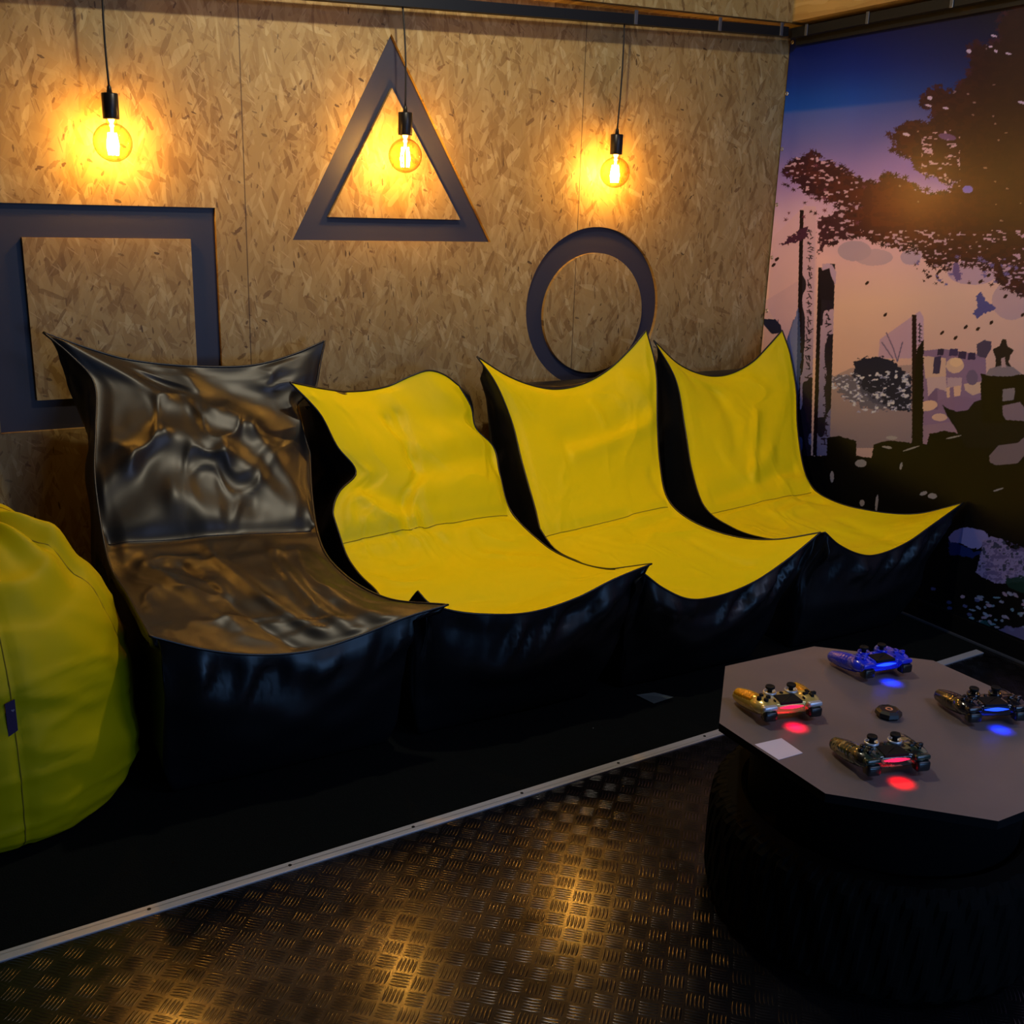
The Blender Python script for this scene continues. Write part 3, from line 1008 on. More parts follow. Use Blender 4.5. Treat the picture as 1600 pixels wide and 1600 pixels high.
# ------------------------------------------------------------------ pendant bulbs
labels = ['pendant bulb on a long black cord, left, above the black square',
          'pendant bulb hanging in front of the black triangle',
          'pendant bulb hanging above the black ring, right']
for (x, y, zc), lab in zip([(0.624, 3.480, 1.628), (1.549, 3.450, 1.632), (2.424, 3.483, 1.612)], labels):
    root = empty('pendant_lamp', (x, y, zc))
    tag(root, lab, 'lamp', 'bare filament bulbs hanging from black cords')
    R = 0.0555
    # glass globe with neck
    bm = bmesh.new()
    prof = []
    a0 = math.asin(0.016 / R)
    for i in range(29):
        a = PI - (PI - a0) * i / 28
        prof.append((R * math.sin(a), R * math.cos(a)))
    prof[0] = (0, -R)
    prof += [(0.0150, 0.0595), (0.0148, 0.068)]
    add_lathe(bm, prof, 40, cap=False)
    bm_obj('bulb_glass', bm, M['glass'], root, True)
    bm = bmesh.new()
    for i in range(8):
        a = 2 * PI * i / 8
        add_tube(bm, [(0.013 * math.cos(a), 0.013 * math.sin(a), -0.036), (0.0165 * math.cos(a), 0.0165 * math.sin(a), -0.01), (0.011 * math.cos(a), 0.011 * math.sin(a), 0.026)], 0.0016, 6)
    bm_obj('filament', bm, M['fil'], root, True)
    bm = bmesh.new()
    add_lathe(bm, [(0, 0.022), (0.005, 0.026), (0.0045, 0.040), (0.008, 0.046), (0.005, 0.052), (0.011, 0.066), (0, 0.067)], 20)
    bm_obj('stem', bm, M['stem'], root, True)
    bm = bmesh.new()
    add_lathe(bm, [(0.0, 0.064), (0.0225, 0.064), (0.0235, 0.066), (0.0235, 0.133), (0.022, 0.1355), (0.008, 0.137), (0.006, 0.152), (0.0032, 0.158), (0, 0.159)], 32)
    bm_obj('socket', bm, M['socket'], root, True)
    zt = railz(x) - zc - 0.005
    bm = bmesh.new()
    sw = 0.006 if x > 2 else 0.003
    add_tube(bm, [(sw * math.sin(i / 14 * PI) * (1 if x > 1 else -1), (3.475 - y) * (i / 14) ** 2, 0.155 + (zt - 0.155) * i / 14) for i in range(15)], 0.0031, 8)
    bm_obj('cord', bm, M['cord'], root, True)
    l = lamp('bulb_light', 'POINT', (x, y, zc), 2.5, (1.0, 0.44, 0.01), shadow_soft_size=0.016)
    l.parent = root
    l.location = (0, 0, -0.005)

# ------------------------------------------------------------------ table
TV = [(1.632, 1.775), (1.916, 1.770), (2.121, 1.576), (2.124, 1.250), (1.925, 1.030), (1.635, 1.030), (1.421, 1.243), (1.427, 1.554)]
tcx, tcy = 1.775, 1.402
root = empty('gaming_table', (tcx, tcy, 0))
tag(root, 'low octagonal table with grey top standing on a black drum and tyre', 'table')
bm = bmesh.new()
add_prism(bm, [[(a - tcx, b - tcy) for a, b in TV]], 'z', 0.432, 0.450)
bmesh.ops.bevel(bm, geom=[e for e in bm.edges if all(v.co.z > 0.449 for v in e.verts) and len(e.link_faces) == 2 and e.calc_face_angle(0) > 0.5], offset=0.0015, segments=2, affect='EDGES')
o = bm_obj('table_top', bm, [M['table'], M['tedge']], root)
for p_ in o.data.polygons:
    if p_.normal.z < 0.5:
        p_.material_index = 1
bm = bmesh.new()
add_lathe(bm, [(0.0, 0.0), (0.285, 0.0), (0.285, 0.425), (0.300, 0.431), (0, 0.4315)], 72)
bm_obj('drum', bm, M['tedge'], root, True)
# tyre lying flat round the foot
nth = 288
bm = bmesh.new()
tp = [(0.288, 0.02), (0.292, 0.006), (0.335, 0.004), (0.352, 0.015), (0.362, 0.03), (0.366, 0.06), (0.367, 0.13), (0.366, 0.20), (0.362, 0.235), (0.352, 0.252), (0.335, 0.262), (0.300, 0.262), (0.288, 0.25)]
rings = []
for i in range(nth):
    a = 2 * PI * i / nth
    ring = []
    for j, (r, z) in enumerate(tp):
        blk = ((i + (j % 4) * 2) // 4) % 2
        dr = 0.006 if (3 <= j <= 10 and blk) else 0.0
        ring.append(bm.verts.new(((r - dr) * math.cos(a), (r - dr) * math.sin(a), z)))
    rings.append(ring)
for i in range(nth):
    A, B = rings[i], rings[(i + 1) % nth]
    for j in range(len(tp)):
        k = (j + 1) % len(tp)
        bm.faces.new((A[j], B[j], B[k], A[k]))
bm_obj('tyre', bm, M['rubber'], root)

# sticker left plain, black puck
bm = bmesh.new()
add_prism(bm, [[(1.430, 1.378), (1.494, 1.377), (1.499, 1.443), (1.430, 1.448)]], 'z', 0.4502, 0.4508)
tag(bm_obj('sticker', bm, M['sticker']), 'small square pale sticker near the left edge of the grey table top', 'sticker')
root = empty('black_puck', (1.781, 1.414, 0.450))
tag(root, 'small black faceted disc with an orange ring in the middle of the table', 'disc')
bm = bmesh.new()
add_lathe(bm, [(0, 0.0005), (0.024, 0.0005), (0.0285, 0.006), (0.0275, 0.014), (0.021, 0.0185), (0.019, 0.0175), (0, 0.0175)], 8)
bm_obj('disc_body', bm, M['black_plastic'], root)
bm = bmesh.new()
add_lathe(bm, [(0.0045, 0.0176), (0.0045, 0.0184), (0.0078, 0.0184), (0.0078, 0.0176)], 24, cap=False)
bm_obj('orange_ring', bm, M['orange'], root)

# ------------------------------------------------------------------ game controllers


def ball(bm, c, s, rot=None, sub=3):
    r = bmesh.ops.create_icosphere(bm, subdivisions=sub, radius=1.0)
    for v in r['verts']:
        p = Vector((v.co.x * s[0], v.co.y * s[1], v.co.z * s[2]))
        if rot:
            p = rot @ p
        v.co = p + Vector(c)


def controller_body():
    bm = bmesh.new()
    add_box(bm, (-0.050, -0.030, 0.016), (0.050, 0.030, 0.045), 0.008, 3)
    for s in (-1, 1):
        ball(bm, (s * 0.052, 0.004, 0.032), (0.0275, 0.034, 0.0185))
        for i in range(9):
            t = i / 8
            r = 0.0225 - 0.0050 * t + 0.003 * math.sin(PI * t)
            ball(bm, (s * (0.056 + 0.012 * t), -0.006 - 0.066 * t, 0.0275 - 0.0085 * t), (r * 0.92, r, r * 0.88), sub=2)
        ball(bm, (s * 0.0255, -0.021, 0.036), (0.0150, 0.0150, 0.0135))
        add_box(bm, (s * 0.052 - 0.019, 0.016, 0.022), (s * 0.052 + 0.019, 0.036, 0.043), 0.007, 3)
    me = bpy.data.meshes.new('tmp_body')
    bm.to_mesh(me)
    bm.free()
    o = bpy.data.objects.new('tmp_body', me)
    COL.objects.link(o)
    md = o.modifiers.new('r', 'REMESH')
    md.mode = 'VOXEL'
    md.voxel_size = 0.0014
    ms = o.modifiers.new('s', 'SMOOTH')
    ms.factor = 0.6
    ms.iterations = 9
    dg = bpy.context.evaluated_depsgraph_get()
    out = bpy.data.meshes.new_from_object(o.evaluated_get(dg))
    bpy.data.objects.remove(o)
    return out


CB = controller_body()


def lens_solid(bm, cx, y0, y1, cz, w, hh):
    """pointed lens outline in x,z extruded in y"""
    n = 16
    top = [(cx - w / 2 + w * i / n, cz + hh * math.sin(PI * i / n)) for i in range(n + 1)]
    bot = [(cx + w / 2 - w * i / n, cz - hh * math.sin(PI * i / n)) for i in range(1, n)]
    add_prism(bm, [top + bot], 'y', y0, y1)


def controller(barx, bary, ang, body, label, led, pad, btn, ledcol, grip=None, hub=None):
    a = math.radians(ang)
    fx, fy = math.sin(a), -math.cos(a)
    root = empty('game_controller', (barx - fx * 0.038, bary - fy * 0.038, 0.4505), a + PI)
    tag(root, label, 'game controller', 'game controllers on the octagonal table')
    tilt = Matrix.Rotation(math.radians(-3), 4, 'X')
    me = CB.copy()
    me.name = 'shell'
    link('shell', me, body, root, True)
    # touch pad
    bm = bmesh.new()
    add_prism(bm, [[(-0.0265, 0.0295), (0.0265, 0.0295), (0.0245, -0.006), (0.021, -0.008), (-0.021, -0.008), (-0.0245, -0.006)]], 'z', 0.040, 0.0466)
    bmesh.ops.bevel(bm, geom=bm.edges[:], offset=0.0008, segments=1, affect='EDGES')
    bm_obj('touch_pad', bm, pad, root)
    # light bar at the front edge
    bm = bmesh.new()
    lens_solid(bm, 0, 0.026, 0.0325, 0.0350, 0.056, 0.0034)
    lb = bm_obj('light_bar', bm, led, root)
    # sticks
    for s in (-1, 1):
        bm = bmesh.new()
        add_lathe(bm, [(0.0125, 0.0425), (0.0145, 0.0475), (0.0135, 0.0505), (0.0115, 0.0495), (0.0105, 0.046), (0, 0.046)], 32, (s * 0.0255, -0.021, 0))
        bm_obj('stick_collar', bm, hub or body, root, True)
        bm = bmesh.new()
        add_lathe(bm, [(0, 0.045), (0.0052, 0.045), (0.0050, 0.0545), (0.0098, 0.057), (0.0104, 0.060), (0.0096, 0.0622), (0.0075, 0.0612), (0, 0.0605)], 32, (s * 0.0255, -0.021, 0))
        bm_obj('stick', bm, M['matt_plastic'], root, True)
        # shoulder button and trigger
        bm = bmesh.new()
        add_box(bm, (s * 0.053 - 0.0165, 0.026, 0.033), (s * 0.053 + 0.0165, 0.0395, 0.0435), 0.004, 3)
        bm_obj('shoulder_button', bm, M['silver'] if grip else body, root, True)
        bm = bmesh.new()
        add_box(bm, (s * 0.053 - 0.0155, 0.022, 0.0105), (s * 0.053 + 0.0155, 0.0445, 0.0325), 0.006, 3)
        bm_obj('trigger', bm, M['black_plastic'], root, True)
    # face buttons (+x) and directional pad (-x)
    for dx, dy in ((0.0108, 0), (-0.0108, 0), (0, 0.0108), (0, -0.0108)):
        bm = bmesh.new()
        add_lathe(bm, [(0.0050, 0.046), (0.0050, 0.0528), (0.0042, 0.0536), (0, 0.0538)], 20, (0.0545 + dx, 0.006 + dy, 0))
        bm_obj('face_button', bm, btn, root, True)
        bm = bmesh.new()
        ex, ey = (0.0058, 0.0036) if dx else (0.0036, 0.0058)
        add_box(bm, (-0.0545 + dx * 0.85 - ex, 0.006 + dy * 0.85 - ey, 0.046), (-0.0545 + dx * 0.85 + ex, 0.006 + dy * 0.85 + ey, 0.0530), 0.0012, 2)
        bm_obj('direction_button', bm, btn, root, True)
    for s in (-1, 1):
        bm = bmesh.new()
        add_box(bm, (s * 0.0345 - 0.0016, 0.014, 0.045), (s * 0.0345 + 0.0016, 0.022, 0.0490), 0.001, 2)
        bm_obj('menu_button', bm, btn, root, True)
    bm = bmesh.new()
    add_lathe(bm, [(0.0042, 0.043), (0.0042, 0.0468), (0, 0.047)], 16, (0, -0.0165, 0))
    bm_obj('home_button', bm, btn, root, True)
    if grip:
        for s in (-1, 1):
            bm = bmesh.new()
            for i in range(7):
                t = 0.15 + 0.85 * i / 6
                r = 0.0190 - 0.0040 * t + 0.003 * math.sin(PI * t)
                ball(bm, (s * (0.0575 + 0.012 * t), -0.008 - 0.062 * t, 0.0345 - 0.0085 * t), (r * 0.90, r * 0.95, r * 0.80), sub=2)
            me = bpy.data.meshes.new('g')
            bm.to_mesh(me)
            bm.free()
            t_o = bpy.data.objects.new('g', me)
            COL.objects.link(t_o)
            md = t_o.modifiers.new('r', 'REMESH')
            md.mode = 'VOXEL'
            md.voxel_size = 0.0016
            ms = t_o.modifiers.new('s', 'SMOOTH')
            ms.iterations = 6
            gm = bpy.data.meshes.new_from_object(t_o.evaluated_get(bpy.context.evaluated_depsgraph_get()))
            bpy.data.objects.remove(t_o)
            link('grip', gm, grip, root, True)
    # the light bar's own light
    l = lamp('light_bar_glow', 'SPOT', (0, 0, 0), 1.3, ledcol, shadow_soft_size=0.012, spot_size=math.radians(72), spot_blend=0.8)
    l.parent = root
    l.location = (0, 0.052, 0.031)
    l.rotation_euler = (math.radians(6), 0, 0)
    return root


controller(1.566, 1.483, -14.1, M['gold'], 'gold game controller with amber grips and a red light, nearest the pale sticker', M['led_red'], M['matt_plastic'], M['matt_plastic'], (1.0, 0.0, 0.04), M['goldgrip'], M['silver'])
controller(1.927, 1.549, -9.3, M['blue'], 'bright blue game controller with a blue light at the far edge of the table', M['led_blue'], M['matt_plastic'], M['blue'], (0.0, 0.02, 1.0))
controller(1.958, 1.277, -22.0, M['gloss_black'], 'glossy black game controller with a blue light at the right edge of the table', M['led_blue'], M['matt_plastic'], M['gloss_black'], (0.0, 0.02, 1.0))
controller(1.588, 1.221, -16.7, M['camo'], 'green camouflage game controller with a red light, nearest the camera', M['led_red'], M['matt_plastic'], M['black_plastic'], (1.0, 0.0, 0.0), None, M['silver'])

# pale cloth tag on the carpet in front of the third lounger
bm = bmesh.new()
vs = [bm.verts.new(p) for p in ((1.918, 2.480, 0.006), (1.937, 2.412, 0.002), (2.022, 2.421, 0.002), (1.975, 2.462, 0.010))]
bm.faces.new(vs)
bmesh.ops.solidify(bm, geom=bm.faces[:], thickness=0.0012)
tag(bm_obj('cloth_tag', bm, M['scrap']), 'small pale cloth tag lying on the carpet below the loungers', 'tag')

# ------------------------------------------------------------------ printed banner on the right wall
RM = np.array(RC)


def to_px(y, z, x=3.305):
    W = np.stack([np.full_like(y, x), y, z - 1.5], -1)
    c = W @ RM                       # camera axes
    return 800 + 1675 * c[..., 0] / c[..., 2], 800 + 1675 * c[..., 1] / c[..., 2]


def s2l(c):
    c = np.array(c, float) / 255.0
    return np.where(c <= 0.04045, c / 12.92, ((c + 0.055) / 1.055) ** 2.4)


def paint_banner(Y, Z):
    """flat print, described in the picture-plane coordinates the artwork was traced in"""
    X, Q = to_px(Y, Z)
    C = np.zeros(X.shape + (3,))
    # sky
    ks = [20, 60, 110, 150, 165, 172, 225, 275, 330, 400, 480, 560, 700, 900]
    cc = [(4, 8, 45), (3, 14, 70), (2, 30, 105), (4, 55, 140), (12, 62, 148), (58, 76, 150), (92, 88, 152), (136, 112, 168), (182, 148, 176), (204, 162, 168), (210, 170, 152), (200, 160, 146), (178, 146, 140), (150, 120, 130)]
    Qs = Q + (X - 1300) * 0.10
    for i in range(3):
        C[..., i] = np.interp(Qs, ks, [c[i] for c in cc])
    dk = np.clip((X - 1330) / 270, 0, 1) * np.clip((260 - Q) / 120, 0, 1)
    C *= (1 - 0.55 * dk)[..., None]

    def put(mask, col, a=1.0):
        m = (mask * a)[..., None] if mask.dtype != bool else mask[..., None].astype(float) * a
        C[...] = C * (1 - m) + np.array(col, float) * m

    def poly(pts, warp=0.0, sc=0.12, seed=1):
        xs = [p[0] for p in pts]
        ys = [p[1] for p in pts]
        pad = warp + 2
        sel = (X > min(xs) - pad) & (X < max(xs) + pad) & (Q > min(ys) - pad) & (Q < max(ys) + pad)
        out = np.zeros(X.shape, bool)
        x = X[sel]
        q = Q[sel]
        if warp:
            x2 = x + warp * 2 * (fbm(x * sc, q * sc * 1.6, seed, 3) - 0.5)
            q = q + warp * 2 * (fbm(x * sc + 31, q * sc * 1.6 + 17, seed + 5, 3) - 0.5)
            x = x2
        ins = np.zeros(x.shape, bool)
        n = len(pts)
        for i in range(n):
            x1, y1 = pts[i]
            x2_, y2 = pts[(i + 1) % n]
            if y1 == y2:
                continue
            cnd = ((y1 > q) != (y2 > q)) & (x < (x2_ - x1) * (q - y1) / (y2 - y1) + x1)
            ins ^= cnd
        out[sel] = ins
        return out

    def ell(cx, cy, rx, ry, ang=0.0):
        a = math.radians(ang)
        dx, dy = X - cx, Q - cy
        u = dx * math.cos(a) + dy * math.sin(a)
        v = -dx * math.sin(a) + dy * math.cos(a)
        return (u / rx) ** 2 + (v / ry) ** 2 < 1

    def line(x1, y1, x2, y2, w):
        dx, dy = x2 - x1, y2 - y1
        L2 = dx * dx + dy * dy + 1e-9
        t = np.clip(((X - x1) * dx + (Q - y1) * dy) / L2, 0, 1)
        return np.hypot(X - x1 - dx * t, Q - y1 - dy * t) < w

    rnd = random.Random(5)
    # pale clouds under the foliage, pale roof planes
    for cx, cy, rx, ry, col in ((1335, 392, 26, 16, (150, 132, 152)), (1365, 402, 30, 13, (165, 140, 155)), (1423, 402, 16, 12, (150, 132, 158)), (1445, 390, 22, 14, (165, 140, 165)), (1520, 425, 40, 20, (165, 135, 160)), (1580, 470, 30, 30, (168, 138, 150))):
        put(ell(cx, cy, rx, ry), col, 0.75)
    put(poly([(1207, 372), (1258, 320), (1276, 330), (1276, 560), (1240, 560), (1200, 480)]), (186, 150, 165), 0.6)
    put(poly([(1196, 470), (1262, 430), (1250, 620), (1190, 620)]), (176, 142, 158), 0.55)
    put(poly([(1375, 530), (1437, 486), (1443, 496), (1443, 560), (1372, 560)]), (172, 138, 160), 0.9)
    # grey misty ground and dark blue bush with pale flowers
    mist = poly([(1298, 590), (1330, 575), (1425, 570), (1425, 700), (1290, 700)])
    f = np.clip((Q - 585) / 110, 0, 1)
    put(mist * np.clip(f * 0.4 + 0.55, 0, 1), (122, 106, 116))
    put(poly([(1334, 568), (1345, 560), (1362, 556), (1392, 562), (1410, 578), (1424, 590), (1424, 642), (1390, 640), (1350, 620), (1333, 590)], 5, .2, 4), (20, 24, 50))
    put(poly([(1300, 590), (1335, 585), (1350, 610), (1400, 640), (1360, 640), (1315, 620)], 8, .2, 9), (80, 78, 100), 0.8)
    fl = fbm(X * 0.17, Q * 0.30, 77, 3)
    reg = poly([(1300, 585), (1420, 580), (1423, 640), (1350, 645), (1300, 615)], 6, .1, 2)
    put(reg & (fl > 0.60), (140, 140, 172), 0.9)
    put(reg & (fl > 0.68), (188, 182, 205))
    # tombs and small towers, right
    for pts, col in (([(1440, 548), (1475, 545), (1540, 555), (1545, 700), (1440, 700)], (128, 100, 130)),
                     ([(1442, 556), (1478, 560), (1478, 590), (1446, 592)], (196, 160, 140)), ([(1460, 558), (1471, 556), (1468, 584), (1457, 584)], (52, 44, 76)),
                     ([(1466, 545), (1475, 545), (1474, 555), (1464, 555)], (40, 32, 60)), ([(1484, 545), (1497, 545), (1497, 556), (1482, 556)], (60, 46, 84)),
                     ([(1498, 549), (1510, 549), (1509, 561), (1497, 560)], (46, 34, 70)), ([(1513, 551), (1524, 551), (1524, 562), (1512, 562)], (46, 34, 70)),
                     ([(1526, 538), (1538, 531), (1549, 534), (1549, 545), (1540, 560), (1527, 556)], (66, 56, 82)),
                     ([(1448, 590), (1478, 588), (1480, 612), (1462, 606), (1450, 620)], (186, 154, 152)), ([(1480, 590), (1503, 590), (1502, 612), (1480, 610)], (172, 142, 150)),
                     ([(1506, 600), (1535, 596), (1536, 612), (1520, 618), (1508, 610)], (190, 158, 140)), ([(1450, 620), (1464, 606), (1466, 640), (1450, 640)], (110, 84, 116)),
                     ([(1478, 606), (1502, 602), (1500, 618), (1480, 622)], (206, 166, 140)), ([(1484, 606), (1490, 604), (1492, 640), (1484, 640)], (128, 98, 126))):
        put(poly(pts), col)
    put(ell(1492, 571, 14, 12), (200, 164, 140))
    put(ell(1494, 566, 10, 7), (216, 178, 140))
    put(ell(1519, 590, 9, 12), (100, 84, 112))
    put(ell(1500, 632, 40, 12), (120, 92, 122), 0.5)
    put(ell(1450, 634, 15, 8, -10), (206, 166, 140))
    put(ell(1468, 652, 12, 6), (198, 160, 142))
    put(poly([(1440, 665), (1520, 655), (1505, 685), (1440, 695)]), (140, 112, 128), 0.8)
    # grave boards with brush strokes
    def board(xs, xe, y0, y1, lean, strip):
        sh = (Q - y0) * lean
        face = (X > xs + sh) & (X < xe + sh) & (Q > y0) & (Q < y1)
        tn = np.clip((Q - 480) / 220, 0, 1)
        C[face] = (np.array((176, 144, 164)) * (1 - tn[face])[:, None] + np.array((78, 82, 124)) * tn[face][:, None])
        nn = fbm(X * 0.06, Q * 0.018 + 3, 31 + int(xs), 2)
        put(face & (nn > 0.60), (14, 12, 26), 0.92)
        st = (X > xs + sh - strip) & (X < xs + sh) & (Q > y0 + 6) & (Q < y1)
        put(st, (14, 6, 16))
        yy = y0 + 40
        while yy < y1 - 20:
            cx = (xs + xe) / 2 + (yy - y0) * lean + 2
            for _ in range(4):
                a = rnd.choice((0.1, 0.3, 1.4, 2.6, 1.1))
                ln = rnd.uniform(2, 4.5)
                ox, oy = rnd.uniform(-3, 3), rnd.uniform(-5, 5)
                put(line(cx + ox - ln * math.cos(a), yy + oy - ln * math.sin(a), cx + ox + ln * math.cos(a), yy + oy + ln * math.sin(a), 0.8), (26, 16, 40))
            yy += 14
    board(1256, 1275, 322, 740, -0.020, 6)
    board(1285, 1305, 412, 712, -0.030, 6)
    put(poly([(1283, 420), (1292, 411), (1300, 413), (1307, 425), (1305, 445), (1298, 430), (1288, 422)]), (168, 140, 168))
    put(poly([(1281, 424), (1296, 419), (1303, 455), (1301, 470), (1281, 468)]), (20, 14, 28))
    put((X > 1425) & (X < 1432) & (Q > 492) & (Q < 700), (26, 8, 18))
    put(poly([(1432, 494), (1437, 486), (1443, 496), (1442, 535), (1432, 540)]), (180, 146, 166))
    for i in range(5):
        put(line(1435, 508 + i * 6, 1440, 510 + i * 6, 0.9), (40, 20, 50))
        put(line(1437, 505 + i * 6, 1437, 511 + i * 6, 0.8), (40, 20, 50))
    put(poly([(1432, 545), (1443, 530), (1442, 700), (1424, 700)], 2, .3, 3), (8, 6, 10))
    for x1, y1, x2, y2 in ((1385, 520, 1396, 545), (1396, 545, 1402, 565), (1402, 565, 1410, 535), (1378, 535, 1395, 560), (1205, 500, 1216, 512), (1216, 500, 1214, 510), (1240, 500, 1228, 540)):
        put(line(x1, y1, x2, y2, 1.0), (104, 88, 120))
    put(poly([(1230, 530), (1248, 480), (1252, 560), (1246, 640), (1238, 600)], 2, .2, 8), (60, 84, 140), 0.7)
    put(poly([(1190, 498), (1212, 499), (1220, 508), (1222, 520), (1206, 522), (1194, 508)]), (22, 26, 52))
    put(np.exp(-((X - 1445) / 60) ** 2 - ((Q - 262) / 34) ** 2), (112, 88, 168), 0.8)
    # foliage
    leaf = (40, 12, 30)
    main = [(1640, -20), (1590, 8), (1563, 28), (1560, 60), (1538, 74), (1528, 60), (1512, 76), (1516, 110), (1500, 130), (1488, 146), (1468, 132), (1450, 142), (1436, 158), (1444, 168), (1460, 176), (1450, 190), (1418, 190), (1388, 211), (1402, 222), (1392, 236), (1418, 244), (1428, 258), (1440, 270), (1462, 276), (1478, 286), (1500, 284), (1484, 298), (1462, 302), (1440, 296), (1414, 280), (1396, 274), (1384, 268), (1368, 288), (1340, 276), (1318, 262), (1290, 250), (1270, 238), (1248, 246), (1220, 264), (1240, 280), (1250, 294), (1276, 308), (1300, 318), (1318, 330), (1300, 345), (1280, 352), (1300, 362), (1296, 384), (1326, 370), (1352, 372), (1378, 382), (1404, 388), (1430, 398), (1420, 380), (1440, 396), (1450, 410), (1470, 420), (1490, 408), (1520, 414), (1550, 420), (1560, 444), (1590, 460), (1640, 470)]
    fm = poly(main, 9, .16, 12)
    tex = fbm(X * 0.09, Q * 0.14, 90, 3)
    put(fm, leaf)
    put(fm & (tex > 0.55), (62, 24, 30), 0.8)
    deep = np.clip((X - 1400) / 160, 0, 1) * np.clip((420 - Q) / 80, 0, 1)
    put(fm * deep * 0.75, (26, 10, 18))
    warm = fm * np.exp(-((X - 1430) / 110) ** 2 - ((Q - 320) / 60) ** 2) * 0.7  # warm glow of the bulbs' reflection, painted into the leaf colour
    put(warm, (104, 40, 34))
    put(poly([(1216, 384), (1240, 366), (1262, 352), (1262, 366), (1262, 372), (1240, 380)], 6, .2, 15), (58, 24, 52))
    put(poly([(1276, 345), (1312, 330), (1330, 372), (1300, 372), (1276, 398), (1282, 372)], 8, .2, 19), (50, 18, 38))
    # pointed maple leaves along the rim of the foliage
    def star(cx, cy, r, a0, col):
        pts = []
        for i in range(7):
            a = a0 + i * 2 * PI / 7
            k = 1.0 if i else 0.25
            pts.append((cx + r * k * math.cos(a), cy + r * k * 0.75 * math.sin(a)))
            a += PI / 7
            pts.append((cx + r * 0.3 * math.cos(a), cy + r * 0.25 * math.sin(a)))
        put(poly(pts), col)
    nm = len(main)
    for i in range(nm):
        a, b = main[i], main[(i + 1) % nm]
        if min(a[0], b[0]) > 1610:
            continue
        ln = math.hypot(b[0] - a[0], b[1] - a[1])
        for j in range(max(1, int(ln / 7))):
            t = rnd.random()
            star(a[0] + (b[0] - a[0]) * t + rnd.uniform(-3, 3), a[1] + (b[1] - a[1]) * t + rnd.uniform(-3, 3), rnd.uniform(5, 10), rnd.uniform(0, 6.3), rnd.choice(((44, 14, 34), (52, 18, 34), (36, 12, 28))))
    for j in range(70):
        star(rnd.uniform(1222, 1350), rnd.uniform(250, 300) + rnd.uniform(0, 60), rnd.uniform(4, 7), rnd.uniform(0, 6.3), rnd.choice(((44, 14, 34), (92, 44, 70), (36, 12, 28)))) if rnd.random() < .35 else None
    for j in range(120):
        star(rnd.uniform(1430, 1600), rnd.uniform(395, 445), rnd.uniform(3, 7), rnd.uniform(0, 6.3), rnd.choice(((50, 14, 24), (46, 12, 26), (96, 84, 140)))) if rnd.random() < .6 else None
    # gaps of sky in the leaves near their edges
    gp = fbm(X * 0.13, Q * 0.27, 101, 2)
    band = (Q > 360) | ((X < 1345) & (Q > 240)) | ((X > 1440) & (X < 1500) & (Q > 200) & (Q < 300))
    put(fm & band & (gp > 0.70), (170, 136, 156))
    for j in range(45):
        x, q = rnd.uniform(1400, 1620), rnd.uniform(60, 400)
        put(fm & ell(x, q, rnd.uniform(1.2, 3), rnd.uniform(0.8, 1.5), 15), (140, 112, 116), 0.8)
    for cx, cy, rx, ry in ((1514, 80, 4, 3), (1553, 56, 5, 1.6), (1548, 73, 3, 1.6), (1556, 80, 3, 2), (1576, 84, 5, 1.4), (1453, 153, 4, 3), (1451, 165, 5, 1.6), (1478, 169, 5, 1.8), (1416, 210, 6, 2.4), (1516, 297, 4, 3), (1596, 160, 6, 2)):
        put(ell(cx, cy, rx, ry, 15), (176, 150, 170))
    put(ell(1512, 296, 8, 6), (120, 104, 180))
    put(ell(1480, 214, 14, 5, 10), (110, 80, 140), 0.7)
    # falling leaves
    for x, q in ((1355, 442), (1383, 492), (1468, 424), (1472, 520), (1509, 511), (1528, 514), (1549, 504), (1532, 440), (1545, 430), (1571, 463), (1214, 405), (1209, 414), (1493, 528), (1598, 492)):
        put(ell(x, q, 4.0, 2.2, -45), (30, 8, 16))
    put(poly([(1525, 462), (1534, 456), (1540, 470), (1556, 480), (1552, 485), (1538, 490), (1528, 498), (1520, 490), (1527, 480)], 2, .3, 6), (74, 72, 128))
    put(poly([(1490, 410), (1498, 412), (1502, 436), (1494, 440), (1488, 424)], 2, .3, 16), (96, 76, 128))
    # dark wall of posts and the stone lantern
    black = (9, 8, 7)
    put(poly([(1250, 712), (1292, 712), (1292, 684), (1310, 681), (1338, 689), (1338, 712), (1362, 716), (1365, 694), (1390, 688), (1424, 692), (1448, 694), (1452, 678), (1475, 673), (1502, 678), (1506, 662), (1640, 640), (1640, 1100), (1150, 1100), (1240, 800), (1262, 760)], 1.0, .3, 4), black)
    put(poly([(1472, 632), (1480, 638), (1495, 643), (1512, 641), (1522, 628), (1534, 624), (1640, 650), (1640, 700), (1510, 700), (1490, 665), (1480, 650)]), (10, 10, 16))
    put(poly([(1532, 600), (1536, 585), (1600, 585), (1640, 600), (1640, 660), (1534, 660)]), black)
    put(poly([(1551, 546), (1562, 540), (1566, 530), (1572, 530), (1574, 541), (1584, 547), (1582, 551), (1578, 556), (1576, 566), (1582, 575), (1555, 575), (1556, 560), (1552, 550)]), (26, 20, 26))
    put(poly([(1540, 586), (1546, 576), (1568, 570), (1584, 574), (1596, 584), (1580, 588), (1556, 588)]), (120, 108, 116))
    put(poly([(1564, 560), (1570, 558), (1572, 574), (1565, 574)]), (170, 140, 140))
    put(poly([(1532, 584), (1570, 591), (1600, 586), (1600, 604), (1564, 608), (1536, 600)]), black)
    put(poly([(1567, 608), (1586, 606), (1584, 625), (1566, 627)]), (120, 108, 112))
    put(poly([(1566, 634), (1594, 628), (1602, 640), (1602, 658), (1572, 656), (1567, 648)]), (122, 102, 112))
